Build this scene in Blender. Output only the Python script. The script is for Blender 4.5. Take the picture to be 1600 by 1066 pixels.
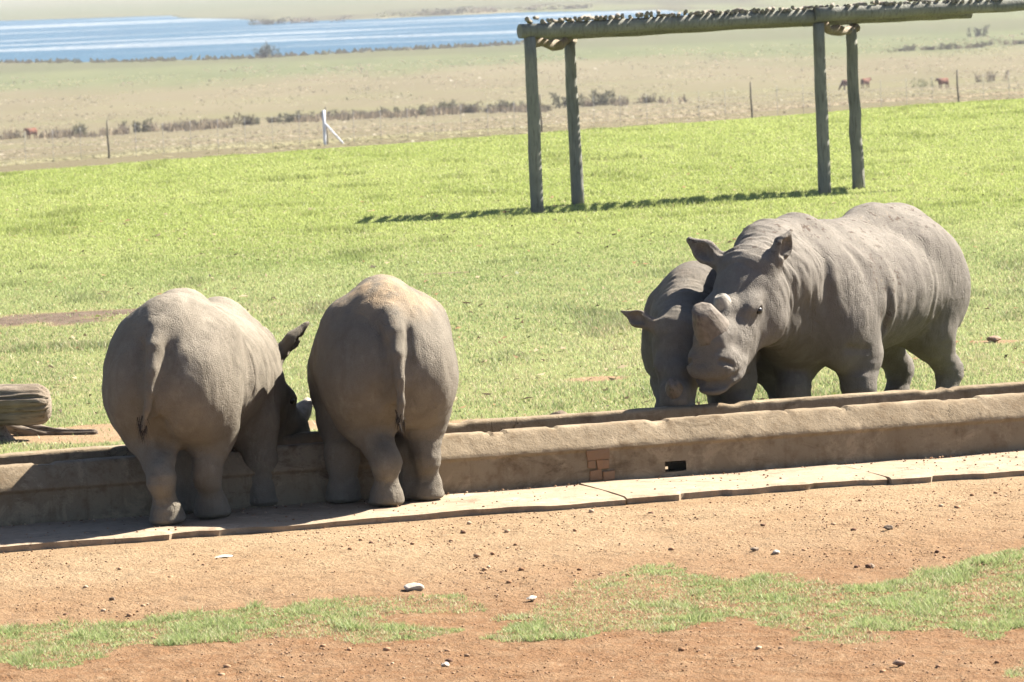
import bpy, math, random
import numpy as np
from mathutils import Vector, Matrix

random.seed(7)
RNG = np.random.default_rng(11)
S = bpy.context.scene
COL = S.collection
for o in list(bpy.data.objects):
    bpy.data.objects.remove(o)

# ------------------------------------------------------------------ camera
PITCH = math.atan(613 / 8000.0)
ROLL = math.radians(2.4)
cam_d = bpy.data.cameras.new('camera')
cam = bpy.data.objects.new('camera', cam_d)
COL.objects.link(cam)
cam_d.sensor_width = 36.0
cam_d.lens = 36.0 * 8000 / 1600
cam_d.clip_start = 0.5
cam_d.clip_end = 20000
fwd = Vector((0, math.cos(PITCH), -math.sin(PITCH)))
right0 = Vector((1, 0, 0))
up0 = right0.cross(fwd)
rt = right0 * math.cos(ROLL) - up0 * math.sin(ROLL)
up = right0 * math.sin(ROLL) + up0 * math.cos(ROLL)
cam.matrix_world = Matrix(((rt.x, up.x, -fwd.x, 0), (rt.y, up.y, -fwd.y, 0), (rt.z, up.z, -fwd.z, 3.6), (0, 0, 0, 1)))
cam_d.dof.use_dof = True
cam_d.dof.focus_distance = 34.6
cam_d.dof.aperture_fstop = 11.0
S.camera = cam

# ------------------------------------------------------------------ light
SUN_EL, SUN_AZ = math.radians(44), math.radians(28)      # azimuth from +x towards +y
sun_dir = Vector((math.cos(SUN_EL) * math.cos(SUN_AZ), math.cos(SUN_EL) * math.sin(SUN_AZ), math.sin(SUN_EL)))
W = bpy.data.worlds.new('World')
S.world = W
W.use_nodes = True
wn = W.node_tree
sky = wn.nodes.new('ShaderNodeTexSky')
sky.sky_type = 'NISHITA'
sky.sun_disc = False
sky.sun_elevation = SUN_EL
sky.sun_rotation = math.radians(90) - SUN_AZ
sky.air_density = 0.55
sky.dust_density = 0.5
bg = wn.nodes['Background']
bg.inputs['Strength'].default_value = 0.05
wn.links.new(sky.outputs[0], bg.inputs[0])
sl = bpy.data.lights.new('sun', 'SUN')
sl.energy = 5.0
sl.angle = math.radians(0.53)
sl.color = (1.0, 0.945, 0.86)
sun = bpy.data.objects.new('sun', sl)
COL.objects.link(sun)
sun.rotation_euler = (-sun_dir).to_track_quat('-Z', 'Y').to_euler()
sun.location = (20, 30, 40)
S.view_settings.view_transform = 'Standard'
S.view_settings.look = 'None'
S.view_settings.gamma = 1.0
S.view_settings.exposure = 2.22
S.cycles.max_bounces = 6
S.cycles.diffuse_bounces = 4
S.cycles.transparent_max_bounces = 8

# ------------------------------------------------------------------ helpers
def tag(o, label=None, cat=None, group=None, kind=None):
    if label: o['label'] = label
    if cat: o['category'] = cat
    if group: o['group'] = group
    if kind: o['kind'] = kind
    return o

def empty(name, loc=(0, 0, 0), rz=0.0):
    o = bpy.data.objects.new(name, None)
    o.empty_display_size = 0.2
    o.location = loc
    o.rotation_euler = (0, 0, rz)
    COL.objects.link(o)
    return o

def np_mesh(name, verts, faces, mat=None, smooth=True, attrs=None):
    """verts (n,3); faces (m,k) array with constant k, or a list of lists"""
    me = bpy.data.meshes.new(name)
    verts = np.asarray(verts, np.float32)
    if isinstance(faces, np.ndarray):
        k = faces.shape[1]; m = faces.shape[0]
        me.vertices.add(len(verts)); me.vertices.foreach_set('co', verts.ravel())
        me.loops.add(m * k); me.loops.foreach_set('vertex_index', faces.astype(np.int32).ravel())
        me.polygons.add(m)
        me.polygons.foreach_set('loop_start', np.arange(0, m * k, k, dtype=np.int32))
        try: me.polygons.foreach_set('loop_total', np.full(m, k, np.int32))
        except Exception: pass
        me.update(calc_edges=True)
    else:
        me.from_pydata([tuple(map(float, v)) for v in verts], [], faces)
        me.update()
    if smooth and len(me.polygons):
        me.polygons.foreach_set('use_smooth', np.ones(len(me.polygons), bool))
    for an, av in (attrs or {}).items():
        av = np.asarray(av, np.float32)
        if av.ndim == 1:
            a = me.attributes.new(an, 'FLOAT', 'POINT'); a.data.foreach_set('value', av)
        else:
            if av.shape[1] == 3: av = np.concatenate([av, np.ones((len(av), 1), np.float32)], 1)
            a = me.attributes.new(an, 'FLOAT_COLOR', 'POINT'); a.data.foreach_set('color', av.ravel())
    if mat: me.materials.append(mat)
    return me

def obj(name, me, parent=None, loc=(0, 0, 0)):
    o = bpy.data.objects.new(name, me)
    o.location = loc
    COL.objects.link(o)
    if parent: o.parent = parent
    return o

# value noise -------------------------------------------------------
_T = RNG.random((256, 256)).astype(np.float32)
_T3 = RNG.random((64, 64, 64)).astype(np.float32)
def vnoise(x, y):
    xi = np.floor(x).astype(int); yi = np.floor(y).astype(int)
    fx = x - xi; fy = y - yi
    fx = fx * fx * (3 - 2 * fx); fy = fy * fy * (3 - 2 * fy)
    a = _T[xi & 255, yi & 255]; b = _T[(xi + 1) & 255, yi & 255]
    c = _T[xi & 255, (yi + 1) & 255]; d = _T[(xi + 1) & 255, (yi + 1) & 255]
    return (a * (1 - fx) + b * fx) * (1 - fy) + (c * (1 - fx) + d * fx) * fy
def fbm(x, y, o=4, g=0.5):
    s = 0; a = 1; t = 0
    for i in range(o):
        s = s + a * vnoise(x * 2 ** i + 17.3 * i, y * 2 ** i + 5.1 * i); t += a; a *= g
    return s / t
def vnoise3(p):
    i = np.floor(p).astype(int); f = p - i; f = f * f * (3 - 2 * f)
    r = 0
    for a in (0, 1):
        for b in (0, 1):
            for c in (0, 1):
                w = (f[:, 0] if a else 1 - f[:, 0]) * (f[:, 1] if b else 1 - f[:, 1]) * (f[:, 2] if c else 1 - f[:, 2])
                r = r + w * _T3[(i[:, 0] + a) & 63, (i[:, 1] + b) & 63, (i[:, 2] + c) & 63]
    return r
def sstep(a, b, x):
    t = np.clip((x - a) / (b - a), 0, 1)
    return t * t * (3 - 2 * t)
def in_poly(px, py, poly):
    c = np.zeros(px.shape, bool); n = len(poly)
    for i in range(n):
        x0, y0 = poly[i]; x1, y1 = poly[(i + 1) % n]
        if y0 == y1: continue
        m = ((y0 > py) != (y1 > py)) & (px < (x1 - x0) * (py - y0) / (y1 - y0) + x0)
        c ^= m
    return c

# node materials ----------------------------------------------------
class NT:
    def __init__(s, name, rough=0.9, spec=0.2):
        s.m = bpy.data.materials.new(name); s.m.use_nodes = True
        s.t = s.m.node_tree; s.b = s.t.nodes['Principled BSDF']; s.out = s.t.nodes['Material Output']
        s.b.inputs['Roughness'].default_value = rough
        s.b.inputs['Specular IOR Level'].default_value = spec
        s.tc = s.t.nodes.new('ShaderNodeTexCoord')
    def n(s, t, **k):
        x = s.t.nodes.new(t)
        for a, v in k.items():
            if hasattr(x, a): setattr(x, a, v)
        return x
    def set(s, sock, v):
        if isinstance(v, bpy.types.NodeSocket): s.t.links.new(v, sock)
        else: sock.default_value = v
    def coord(s, kind='Object', scale=(1, 1, 1), rot=(0, 0, 0)):
        m = s.n('ShaderNodeMapping'); s.t.links.new(s.tc.outputs[kind], m.inputs[0])
        m.inputs['Scale'].default_value = scale; m.inputs['Rotation'].default_value = rot
        return m.outputs[0]
    def noise(s, co, scale, detail=4, rough=0.55, dist=0.0):
        x = s.n('ShaderNodeTexNoise'); s.t.links.new(co, x.inputs['Vector'])
        x.inputs['Scale'].default_value = scale; x.inputs['Detail'].default_value = detail
        x.inputs['Roughness'].default_value = rough; x.inputs['Distortion'].default_value = dist
        return x.outputs[0]
    def voro(s, co, scale, feature='F1', rand=1.0):
        x = s.n('ShaderNodeTexVoronoi', feature=feature); s.t.links.new(co, x.inputs['Vector'])
        x.inputs['Scale'].default_value = scale; x.inputs['Randomness'].default_value = rand
        return x.outputs['Distance']
    def attr(s, name, out='Fac'):
        x = s.n('ShaderNodeAttribute'); x.attribute_name = name
        return x.outputs[out]
    def ramp(s, fac, a, b, lo=0.0, hi=1.0):
        x = s.n('ShaderNodeMapRange'); s.t.links.new(fac, x.inputs[0])
        x.inputs[1].default_value = a; x.inputs[2].default_value = b
        x.inputs[3].default_value = lo; x.inputs[4].default_value = hi
        return x.outputs[0]
    def mix(s, fac, a, b, mode='MIX'):
        x = s.n('ShaderNodeMix', data_type='RGBA', blend_type=mode)
        s.set(x.inputs[0], fac); s.set(x.inputs[6], a); s.set(x.inputs[7], b)
        return x.outputs[2]
    def math(s, op, a, b=0.0):
        x = s.n('ShaderNodeMath', operation=op); s.set(x.inputs[0], a); s.set(x.inputs[1], b)
        return x.outputs[0]
    def bump(s, h, strength=0.3, dist=0.02, normal=None):
        x = s.n('ShaderNodeBump'); s.set(x.inputs['Height'], h)
        x.inputs['Strength'].default_value = strength; x.inputs['Distance'].default_value = dist
        if normal: s.t.links.new(normal, x.inputs['Normal'])
        return x.outputs[0]
    def color(s, c): s.set(s.b.inputs['Base Color'], c); return s
    def normal(s, n): s.t.links.new(n, s.b.inputs['Normal']); return s
def C4(r, g, b): return (r, g, b, 1.0)

def mat_skin(name, c1, c2, dust, dustc):
    m = NT(name, 0.92, 0.12)
    co = m.coord()
    n1 = m.noise(co, 2.2, 5, 0.6)
    n2 = m.noise(co, 14, 4, 0.6)
    c = m.mix(m.ramp(n1, 0.35, 0.68), C4(*c1), C4(*c2))
    c = m.mix(m.ramp(n2, 0.35, 0.75, 0, 0.30), c, C4(*[x * 0.6 for x in c1]))
    c = m.mix(m.ramp(m.noise(m.coord(scale=(1, 1, 0.5)), 3.4, 6, 0.72, 0.5), 0.5, 0.66, 0, 0.45), c, C4(*[x * 0.55 for x in c1]))
    c = m.mix(m.ramp(m.noise(m.coord(scale=(1, 1, 0.7)), 4.7, 6, 0.7), 0.56, 0.68, 0, 0.35), c, C4(*[min(1, x * 1.45) for x in c2]))
    # dust and dried mud where the animal has rolled
    d = m.math('MULTIPLY', m.attr('dust'), m.ramp(m.noise(co, 5.0, 6, 0.7), 0.35, 0.62))
    c = m.mix(m.math('MULTIPLY', d, dust), c, C4(*dustc))
    mud = m.math('MULTIPLY', m.attr('mud'), m.ramp(m.noise(m.coord(scale=(1, 1, 1)), 15, 6, 0.7), 0.575, 0.60))
    c = m.mix(mud, c, C4(0.075, 0.055, 0.042))
    spk = m.math('MULTIPLY', m.attr('mud'), m.ramp(m.noise(m.coord(scale=(1, 1.2, 1)), 33, 5, 0.7), 0.61, 0.66))
    c = m.mix(spk, c, C4(0.23, 0.19, 0.14))
    v = m.voro(co, 75, 'DISTANCE_TO_EDGE')
    cr = m.ramp(v, 0.0, 0.14, 0.0, 1.0)
    c = m.mix(m.ramp(v, 0.0, 0.10, 0.28, 0.0), c, C4(*[x * 0.45 for x in c1]))
    m.color(c)
    h = m.math('ADD', m.math('MULTIPLY', cr, 0.35), m.math('MULTIPLY', n2, 0.9))
    w = m.noise(m.coord(scale=(3.0, 3.0, 0.9)), 9, 4, 0.6, 0.6)
    h = m.math('ADD', h, m.math('MULTIPLY', w, 0.9))
    cz = m.noise(m.coord(scale=(1, 1, 1)), 3.1, 3, 0.5, 0.8)
    fc = m.ramp(m.math('ABSOLUTE', m.math('SUBTRACT', m.noise(m.coord(scale=(1.0, 1.0, 0.55)), 6.5, 4, 0.5, 0.5), 0.5)), 0.0, 0.035, 0.0, 1.0)
    h = m.math('ADD', h, m.math('MULTIPLY', fc, m.ramp(cz, 0.48, 0.66, 0.0, 0.8)))
    m.normal(m.bump(h, 0.6, 0.013))
    return m.m

M = {}
M['skin_a'] = mat_skin('skin_grey_brown', (0.146, 0.125, 0.094), (0.193, 0.166, 0.128), 0.6, (0.28, 0.24, 0.185))
M['skin_b'] = mat_skin('skin_grey_ochre', (0.142, 0.123, 0.096), (0.183, 0.159, 0.124), 0.7, (0.33, 0.235, 0.14))
M['skin_c'] = mat_skin('skin_young_grey', (0.121, 0.107, 0.090), (0.157, 0.140, 0.113), 0.6, (0.27, 0.215, 0.16))
M['skin_d'] = mat_skin('skin_grey', (0.129, 0.113, 0.095), (0.166, 0.147, 0.122), 0.45, (0.225, 0.20, 0.165))

def mat_horn(name, a, b):
    m = NT(name, 0.75, 0.25)
    n = m.noise(m.coord(scale=(1, 1, 1)), 18, 5, 0.65)
    st = m.noise(m.coord(scale=(40, 40, 3)), 1.0, 4, 0.6)
    c = m.mix(m.ramp(n, 0.35, 0.65), C4(*a), C4(*b))
    c = m.mix(m.ramp(st, 0.5, 0.7, 0, 0.6), c, C4(*[x * 0.35 for x in a]))
    m.color(c); m.normal(m.bump(m.math('ADD', n, st), 0.6, 0.012))
    return m.m
M['horn'] = mat_horn('horn_brown', (0.105, 0.084, 0.064), (0.15, 0.124, 0.098))
M['horn_pale'] = mat_horn('horn_pale', (0.19, 0.17, 0.14), (0.30, 0.27, 0.225))
e = NT('eye_dark', 0.25, 0.4); e.color(C4(0.012, 0.009, 0.007)); M['eye'] = e.m
t = NT('tail_hair', 0.8, 0.1); t.color(C4(0.03, 0.024, 0.02)); M['hair'] = t.m

def mat_concrete(name, a, b, stain):
    m = NT(name, 0.93, 0.12)
    co = m.coord()
    n = m.noise(co, 1.6, 6, 0.65); n2 = m.noise(co, 9, 6, 0.7); n3 = m.noise(co, 70, 3, 0.6)
    c = m.mix(m.ramp(n, 0.34, 0.66), C4(*a), C4(*b))
    c = m.mix(m.ramp(n2, 0.5, 0.68, 0, 0.7), c, C4(*stain))
    c = m.mix(m.ramp(m.noise(co, 3.3, 7, 0.75, 0.6), 0.54, 0.62, 0, 0.45), c, C4(*[min(1, x * 1.5) for x in b]))
    c = m.mix(m.ramp(m.noise(m.coord(scale=(1, 1, 2.5)), 2.1, 7, 0.75, 0.8), 0.56, 0.66, 0, 0.6), c, C4(*[x * 0.55 for x in stain]))
    c = m.mix(m.ramp(m.noise(m.coord(scale=(14, 14, 1.2)), 1.0, 5, 0.7), 0.55, 0.75, 0, 0.45), c, C4(*[x * 0.6 for x in stain]))
    c = m.mix(m.ramp(n3, 0.6, 0.75, 0, 0.5), c, C4(*[x * 0.45 for x in a]))
    m.color(c)
    cn = m.math('ABSOLUTE', m.math('SUBTRACT', m.noise(m.coord(scale=(1.0, 1.0, 0.45)), 2.3, 7, 0.62, 0.4), 0.5))
    ck = m.math('MULTIPLY', m.ramp(cn, 0.0, 0.007, 1.0, 0.0), m.ramp(m.noise(co, 0.9, 3), 0.55, 0.62))
    m.color(m.mix(m.math('MULTIPLY', ck, 0.75), c, C4(0.03, 0.022, 0.015)))
    hh = m.math('SUBTRACT', m.math('ADD', m.math('MULTIPLY', n2, 1.0), m.math('MULTIPLY', n3, 0.22)), m.math('MULTIPLY', ck, 0.6))
    m.normal(m.bump(hh, 0.55, 0.018))
    return m.m
M['conc'] = mat_concrete('trough_concrete', (0.172, 0.130, 0.082), (0.222, 0.174, 0.115), (0.125, 0.085, 0.048))
M['apron'] = mat_concrete('apron_concrete', (0.235, 0.178, 0.12), (0.285, 0.222, 0.155), (0.20, 0.135, 0.085))

def mat_brick():
    m = NT('brick_clay', 0.95, 0.1)
    co = m.coord()
    n = m.noise(co, 14, 5, 0.7)
    ob = m.n('ShaderNodeObjectInfo')
    c = m.mix(ob.outputs['Random'], C4(0.225, 0.128, 0.07), C4(0.195, 0.118, 0.068))
    c = m.mix(m.ramp(n, 0.45, 0.7, 0, 0.6), c, C4(0.17, 0.12, 0.08))
    m.color(c); m.normal(m.bump(n, 0.5, 0.02)); return m.m
M['brick'] = mat_brick()

def mat_wood(name, a, b, dark, sc=(6, 6, 0.7)):
    m = NT(name, 0.9, 0.15)
    st = m.noise(m.coord(scale=sc), 6, 6, 0.65, 0.3)
    n = m.noise(m.coord(), 3, 4, 0.6)
    c = m.mix(m.ramp(n, 0.35, 0.65), C4(*a), C4(*b))
    c = m.mix(m.ramp(st, 0.5, 0.66, 0, 0.75), c, C4(*dark))
    m.color(c); m.normal(m.bump(st, 0.7, 0.02)); return m.m
M['post'] = mat_wood('weathered_pole', (0.165, 0.163, 0.138), (0.225, 0.217, 0.18), (0.09, 0.088, 0.07))
M['twig'] = mat_wood('weathered_stick', (0.15, 0.125, 0.095), (0.24, 0.21, 0.17), (0.07, 0.06, 0.05))
M['bark'] = mat_wood('twisted_log', (0.17, 0.13, 0.09), (0.25, 0.21, 0.16), (0.06, 0.05, 0.04))
M['log'] = mat_wood('dead_log', (0.15, 0.115, 0.08), (0.25, 0.205, 0.155), (0.022, 0.017, 0.012), (0.9, 10, 10))
M['fencepost'] = mat_wood('fence_timber', (0.15, 0.135, 0.10), (0.20, 0.175, 0.13), (0.12, 0.105, 0.08))
p = NT('white_paint', 0.6); p.color(p.mix(p.ramp(p.noise(p.coord(), 8), 0.4, 0.7), C4(0.75, 0.76, 0.78), C4(0.6, 0.6, 0.6))); M['white'] = p.m
p = NT('wire_steel', 0.6); p.color(C4(0.3, 0.29, 0.27)); M['wire'] = p.m

def mat_stone(name, a, b):
    m = NT(name, 0.9, 0.2); co = m.coord()
    n = m.noise(co, 9, 6, 0.7); n2 = m.noise(co, 50, 3, 0.6)
    m.color(m.mix(m.ramp(n2, 0.5, 0.7, 0, 0.4), m.mix(m.ramp(n, 0.35, 0.65), C4(*a), C4(*b)), C4(*[x * 0.5 for x in a])))
    m.normal(m.bump(n, 0.7, 0.02)); return m.m
M['stone_pale'] = mat_stone('stone_pale', (0.36, 0.31, 0.25), (0.45, 0.40, 0.33))
M['stone_red'] = mat_stone('stone_red', (0.21, 0.135, 0.09), (0.28, 0.195, 0.135))
M['stone_brown'] = mat_stone('stone_brown', (0.13, 0.095, 0.065), (0.20, 0.15, 0.105))
g = NT('gravel_bits', 0.95, 0.1)
g.color(g.mix(1.0, C4(1, 1, 1), g.attr('col', 'Color'), 'MULTIPLY')); M['gravel'] = g.m

def mat_leaf(name, trans=0.35):
    m = NT(name, 0.6, 0.25)
    c = m.attr('col', 'Color')
    d = m.n('ShaderNodeBsdfDiffuse'); tr = m.n('ShaderNodeBsdfTranslucent')
    m.t.links.new(c, d.inputs[0]); m.t.links.new(c, tr.inputs[0])
    gl = m.n('ShaderNodeBsdfGlossy'); gl.inputs['Roughness'].default_value = 0.45
    mx = m.n('ShaderNodeMixShader'); mx.inputs[0].default_value = trans
    m.t.links.new(d.outputs[0], mx.inputs[1]); m.t.links.new(tr.outputs[0], mx.inputs[2])
    m2 = m.n('ShaderNodeMixShader'); m2.inputs[0].default_value = 0.012
    m.t.links.new(mx.outputs[0], m2.inputs[1]); m.t.links.new(gl.outputs[0], m2.inputs[2])
    m.t.links.new(m2.outputs[0], m.out.inputs[0])
    return m.m
M['grass'] = mat_leaf('grass_blades', 0.45)
M['shrub'] = mat_leaf('dry_shrub_leaves', 0.2)

# ------------------------------------------------------------------ terrain
TA = math.atan(0.308)                       # direction of the trough
TD = np.array([math.cos(TA), math.sin(TA)]); TN = np.array([-math.sin(TA), math.cos(TA)])
T0 = np.array([0.09, 34.09])                # a point on the foot of the front wall
def trough_ts(x, y):
    dx = x - T0[0]; dy = y - T0[1]
    return dx * TN[0] + dy * TN[1], dx * TD[0] + dy * TD[1]     # across (t), along (s)
LAKE_Z = -25.0
LAKE = [(-900, 1640), (-155, 1586), (-120, 1530), (-65, 1484), (-30, 1515), (3.7, 1528), (30, 1600), (55, 1684), (78, 1948), (70, 2150), (6, 2289),
        (-50, 2260), (-103, 2310), (-125, 2480), (-165, 2650), (-177, 2769), (-279, 2877), (-900, 3000)]
def lake_inside(x, y):
    wob = (fbm(x * 0.02, y * 0.008, 3) - 0.5) * 40
    return in_poly(x, y + wob, LAKE)
VX = [-200, -12, 0, 10, 30, 80, 150, 300, 600, 1240, 1380, 2900, 9000, 30000]
VZ = [0, 0, -0.10, -0.5, -1.7, -4.0, -5.25, -10.3, -19.0, -24.5, -24.8, -24.6, -23.5, -20]
def terr(x, y):
    x = np.asarray(x, float); y = np.asarray(y, float)
    v = y - 0.84 * np.clip(x, -40, 40) - 101.0
    z = np.interp(v, VX, VZ)
    t, s = trough_ts(x, y)
    near = sstep(75, 40, np.abs(y - 50)) if False else 1 - sstep(110, 140, y)
    back = sstep(0.9, 1.25, t)
    z = z + near * back * ((fbm(x * 0.22, y * 0.14, 3) - 0.5) * 0.07 * sstep(1.2, 6, t))
    front = 1 - back
    z = z + front * (-0.045 + sstep(-1.0, -1.9, t) * ((fbm(x * 0.5, y * 0.5, 3) - 0.5) * 0.07)
                     + sstep(-1.12, -1.6, t) * ((fbm(x * 7, y * 7, 4, 0.6) - 0.5) * 0.026 + sstep(0.58, 0.75, fbm(x * 16 + 3, y * 16, 2)) * 0.010))
    far = sstep(300, 900, y)
    z = z + far * (fbm(x * 0.012, y * 0.004, 3) - 0.5) * 0.8 * (1 - sstep(1100, 1350, y))
    return z
# bare patches in the lawn: x, y, rx, ry
BARE = [(-4.9, 52.6, 1.2, 1.0), (-3.9, 53.1, 0.65, 0.6), (-3.65, 39.3, 0.9, 0.75), (-2.9, 39.8, 0.7, 0.45), (-3.2, 39.0, 0.6, 0.5), (0.72, 42.6, 0.36, 0.4),
        (-1.6, 39.3, 0.6, 0.5), (0.75, 38.6, 0.4, 0.5), (-0.7, 39.0, 0.6, 0.4), (-0.7, 57.0, 0.3, 0.15), (4.2, 44.6, 0.3, 0.3)]
FPOLY = [[(-3.03, 28.05), (-2.9, 28.15), (-2.69, 28.21), (-2.3, 28.22), (-2.1, 28.38), (-1.85, 28.35), (-1.57, 28.54), (-1.22, 28.84), (-0.93, 28.89), (-0.64, 28.85), (-0.28, 28.53), (-0.26, 28.25), (-0.45, 28.12), (-0.63, 28.01), (-0.84, 27.89), (-0.62, 27.69), (-0.39, 27.49), (-0.44, 27.17), (-0.75, 27.09), (-1.1, 27.32), (-1.34, 27.4), (-1.68, 27.25), (-2.12, 27.13), (-2.27, 26.93), (-2.44, 26.5), (-2.69, 26.69), (-2.77, 26.84), (-2.98, 26.9), (-4.5, 26.7), (-4.5, 27.9)],
         [(-0.27, 27.06), (-0.1, 27.58), (0.14, 27.66), (-0.2, 27.9), (0.05, 28.43), (0.23, 28.94), (0.54, 29.58), (0.77, 29.81), (0.98, 29.43), (1.26, 29.18), (1.55, 29.08), (1.86, 28.77), (2.19, 28.86), (2.44, 29.23), (2.71, 29.75), (2.98, 30.14), (3.42, 30.64), (4.6, 31.2), (4.5, 26.6), (2.93, 26.44), (2.61, 26.54), (2.41, 26.23), (2.22, 26.66), (1.94, 26.5), (1.68, 26.21), (1.53, 26.38), (1.39, 26.92), (1.24, 27.36), (1.11, 27.4), (0.82, 27.1), (0.55, 27.19), (0.27, 26.77), (0.1, 26.82), (-0.1, 26.89)],
         [(2.31, 24.86), (2.48, 25.26), (2.77, 25.64), (3.9, 25.4), (3.4, 24.3), (2.4, 24.51)]]
def bare_mask(x, y):
    b = np.zeros(np.shape(x))
    w = (fbm(x * 2.3, y * 1.6, 3) - 0.5) * 1.1
    for bx, by, rx, ry in BARE:
        r = np.hypot((x - bx) / rx, (y - by) / ry) + w
        b = np.maximum(b, 1 - sstep(0.6, 1.1, r))
    return b
def front_grass(x, y):
    g = np.zeros(np.shape(x), bool)
    wx = x + (fbm(x * 3.1, y * 3.1, 3) - 0.5) * 0.35; wy = y + (fbm(x * 2.7 + 40, y * 2.7, 3) - 0.5) * 0.7
    for P in FPOLY: g |= in_poly(wx, wy, P)
    return g
def lawn_density(x, y):
    """0..1: how much living grass stands at a spot behind the trough"""
    t, s = trough_ts(x, y)
    v = y - 0.84 * np.clip(x, -40, 40) - 101.0
    d = sstep(1.05, 1.5, t) * (1 - sstep(3, 6, v))
    thin = sstep(0.62, 0.40, fbm(x * 0.9, y * 0.45, 4)) * 0.45 * (1 - sstep(48, 66, y)) + 0.55
    thin = np.maximum(thin, sstep(45, 62, y))
    return d * thin * (1 - bare_mask(x, y) * 0.97)

rows = np.concatenate([np.arange(-60, 20, 4.0), np.arange(20, 34.6, 0.033), np.arange(34.6, 45, 0.09), np.arange(45, 120, 0.3), np.arange(120, 300, 2.5),
                       np.arange(300, 900, 7), np.arange(900, 3100, 12), np.geomspace(3100, 14000, 40)])
cu = np.concatenate([-np.geomspace(14, 1.04, 26), np.linspace(-1, 1, 290), np.geomspace(1.04, 14, 26)])
halfw = 0.135 * np.maximum(rows, 22) + 1.2
GX = cu[None, :] * halfw[:, None]; GY = np.repeat(rows[:, None], len(cu), 1)
GZ = terr(GX, GY)
li = lake_inside(GX, GY) & (GY > 1300)
GZ = np.where(li, LAKE_Z - 1.2, GZ)
nr, nc = GX.shape
idx = np.arange(nr * nc).reshape(nr, nc)
gf = np.stack([idx[:-1, :-1], idx[:-1, 1:], idx[1:, 1:], idx[1:, :-1]], -1).reshape(-1, 4)
t_, s_ = trough_ts(GX, GY)
v_ = GY - 0.84 * np.clip(GX, -40, 40) - 101.0
a_plain = sstep(3, 7, v_)
a_scrape = bare_mask(GX, GY) * sstep(47, 50, GY)
a_lawn = lawn_density(GX, GY)
a_red = sstep(-1.4, -6.5, t_) * (1 - sstep(-0.2, 0.3, t_)) 
shore = np.zeros_like(GX)
a_green = np.zeros_like(GX)
# greener and darker bands on the far flats, either side of the water
wv = (fbm(GX * 0.03, GY * 0.006, 3) - 0.5)
a_green = np.maximum(a_green, sstep(1060, 1240, GY + wv * 300 - 0.2 * GX) * (1 - sstep(1500, 1620, GY + 0 * GX)) * 0.85)
a_green = np.maximum(a_green, (sstep(2750, 3050, GY + wv * 300) * (1 - sstep(3400, 4200, GY + wv * 500))) * (GX < -60) * 1.0)
a_green = np.maximum(a_green, (GX > 10) * sstep(1000, 1250, GY + wv * 500) * (1 - sstep(2200, 3000, GY)) * 0.75)
a_far = sstep(2100, 2600, GY + wv * 400)
a_green = np.maximum(a_green, a_far * 0.55)
a_brown = 0.45 * a_far + ((GY > 2100) & (GY < 2600) & (GX > -160)) * sstep(0, 0.2, wv + 0.1) * 0.8 + sstep(1380, 1440, GY) * (1 - sstep(1540, 1640, GY)) * 0.5

def mat_ground():
    m = NT('ground', 0.97, 0.05)
    co = m.coord()
    n1 = m.noise(co, 0.7, 6, 0.6); n2 = m.noise(co, 6, 6, 0.7); n3 = m.noise(co, 40, 4, 0.65)
    soil = m.mix(m.ramp(n1, 0.35, 0.65), C4(0.206, 0.135, 0.075), C4(0.248, 0.179, 0.107))
    red = m.mix(m.ramp(n2, 0.38, 0.66), C4(0.144, 0.078, 0.039), C4(0.185, 0.116, 0.065))
    soil = m.mix(m.attr('red'), soil, red)
    soil = m.mix(m.ramp(n3, 0.55, 0.72, 0, 0.55), soil, C4(0.097, 0.061, 0.034))
    soil = m.mix(m.ramp(m.noise(co, 19, 5, 0.7), 0.58, 0.7, 0, 0.5), soil, C4(0.270, 0.217, 0.142))
    soil = m.mix(m.ramp(m.noise(co, 90, 2, 0.5), 0.62, 0.72, 0, 0.5), soil, C4(0.083, 0.051, 0.032))
    soil = m.mix(m.ramp(m.noise(co, 2.3, 6, 0.7, 0.5), 0.52, 0.66, 0, 0.22), soil, C4(0.152, 0.097, 0.057))
    soil = m.mix(m.attr('scrape'), soil, m.mix(m.ramp(n2, 0.4, 0.6), C4(0.085, 0.062, 0.045), C4(0.13, 0.098, 0.072)))
    thatch = m.mix(m.ramp(n2, 0.35, 0.65), C4(0.165, 0.155, 0.07), C4(0.14, 0.165, 0.055))
    near = m.mix(m.ramp(m.attr('lawn'), 0.1, 0.55), soil, thatch)
    cs = m.coord(scale=(1, 0.25, 1))
    p1 = m.noise(cs, 0.012, 6, 0.65); p2 = m.noise(m.coord(scale=(1, 0.12, 1)), 0.06, 7, 0.75)
    plain = m.mix(m.ramp(p1, 0.35, 0.65), C4(0.104, 0.088, 0.051), C4(0.125, 0.108, 0.065))
    plain = m.mix(m.ramp(p2, 0.48, 0.72, 0, 0.45), plain, C4(0.082, 0.075, 0.038))
    plain = m.mix(m.ramp(m.noise(m.coord(scale=(0.25, 1, 1)), 0.012, 5, 0.6), 0.5, 0.62, 0, 0.6), plain, C4(0.112, 0.105, 0.052))
    gr = m.mix(m.ramp(p2, 0.35, 0.65), C4(0.061, 0.073, 0.030), C4(0.089, 0.097, 0.042))
    plain = m.mix(m.attr('green'), plain, gr)
    plain = m.mix(m.math('MULTIPLY', m.attr('brown'), m.ramp(p2, 0.3, 0.6, 0.3, 1)), plain, C4(0.051, 0.043, 0.026))
    plain = m.mix(m.math('MULTIPLY', m.attr('far'), 0.45), plain, C4(0.055, 0.06, 0.03))
    m.color(m.mix(m.attr('plain'), near, plain))
    h = m.math('ADD', m.math('MULTIPLY', n3, 0.6), m.math('MULTIPLY', n2, 1.0))
    m.normal(m.bump(h, 0.9, 0.04))
    return m.m
M['ground'] = mat_ground()
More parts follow.
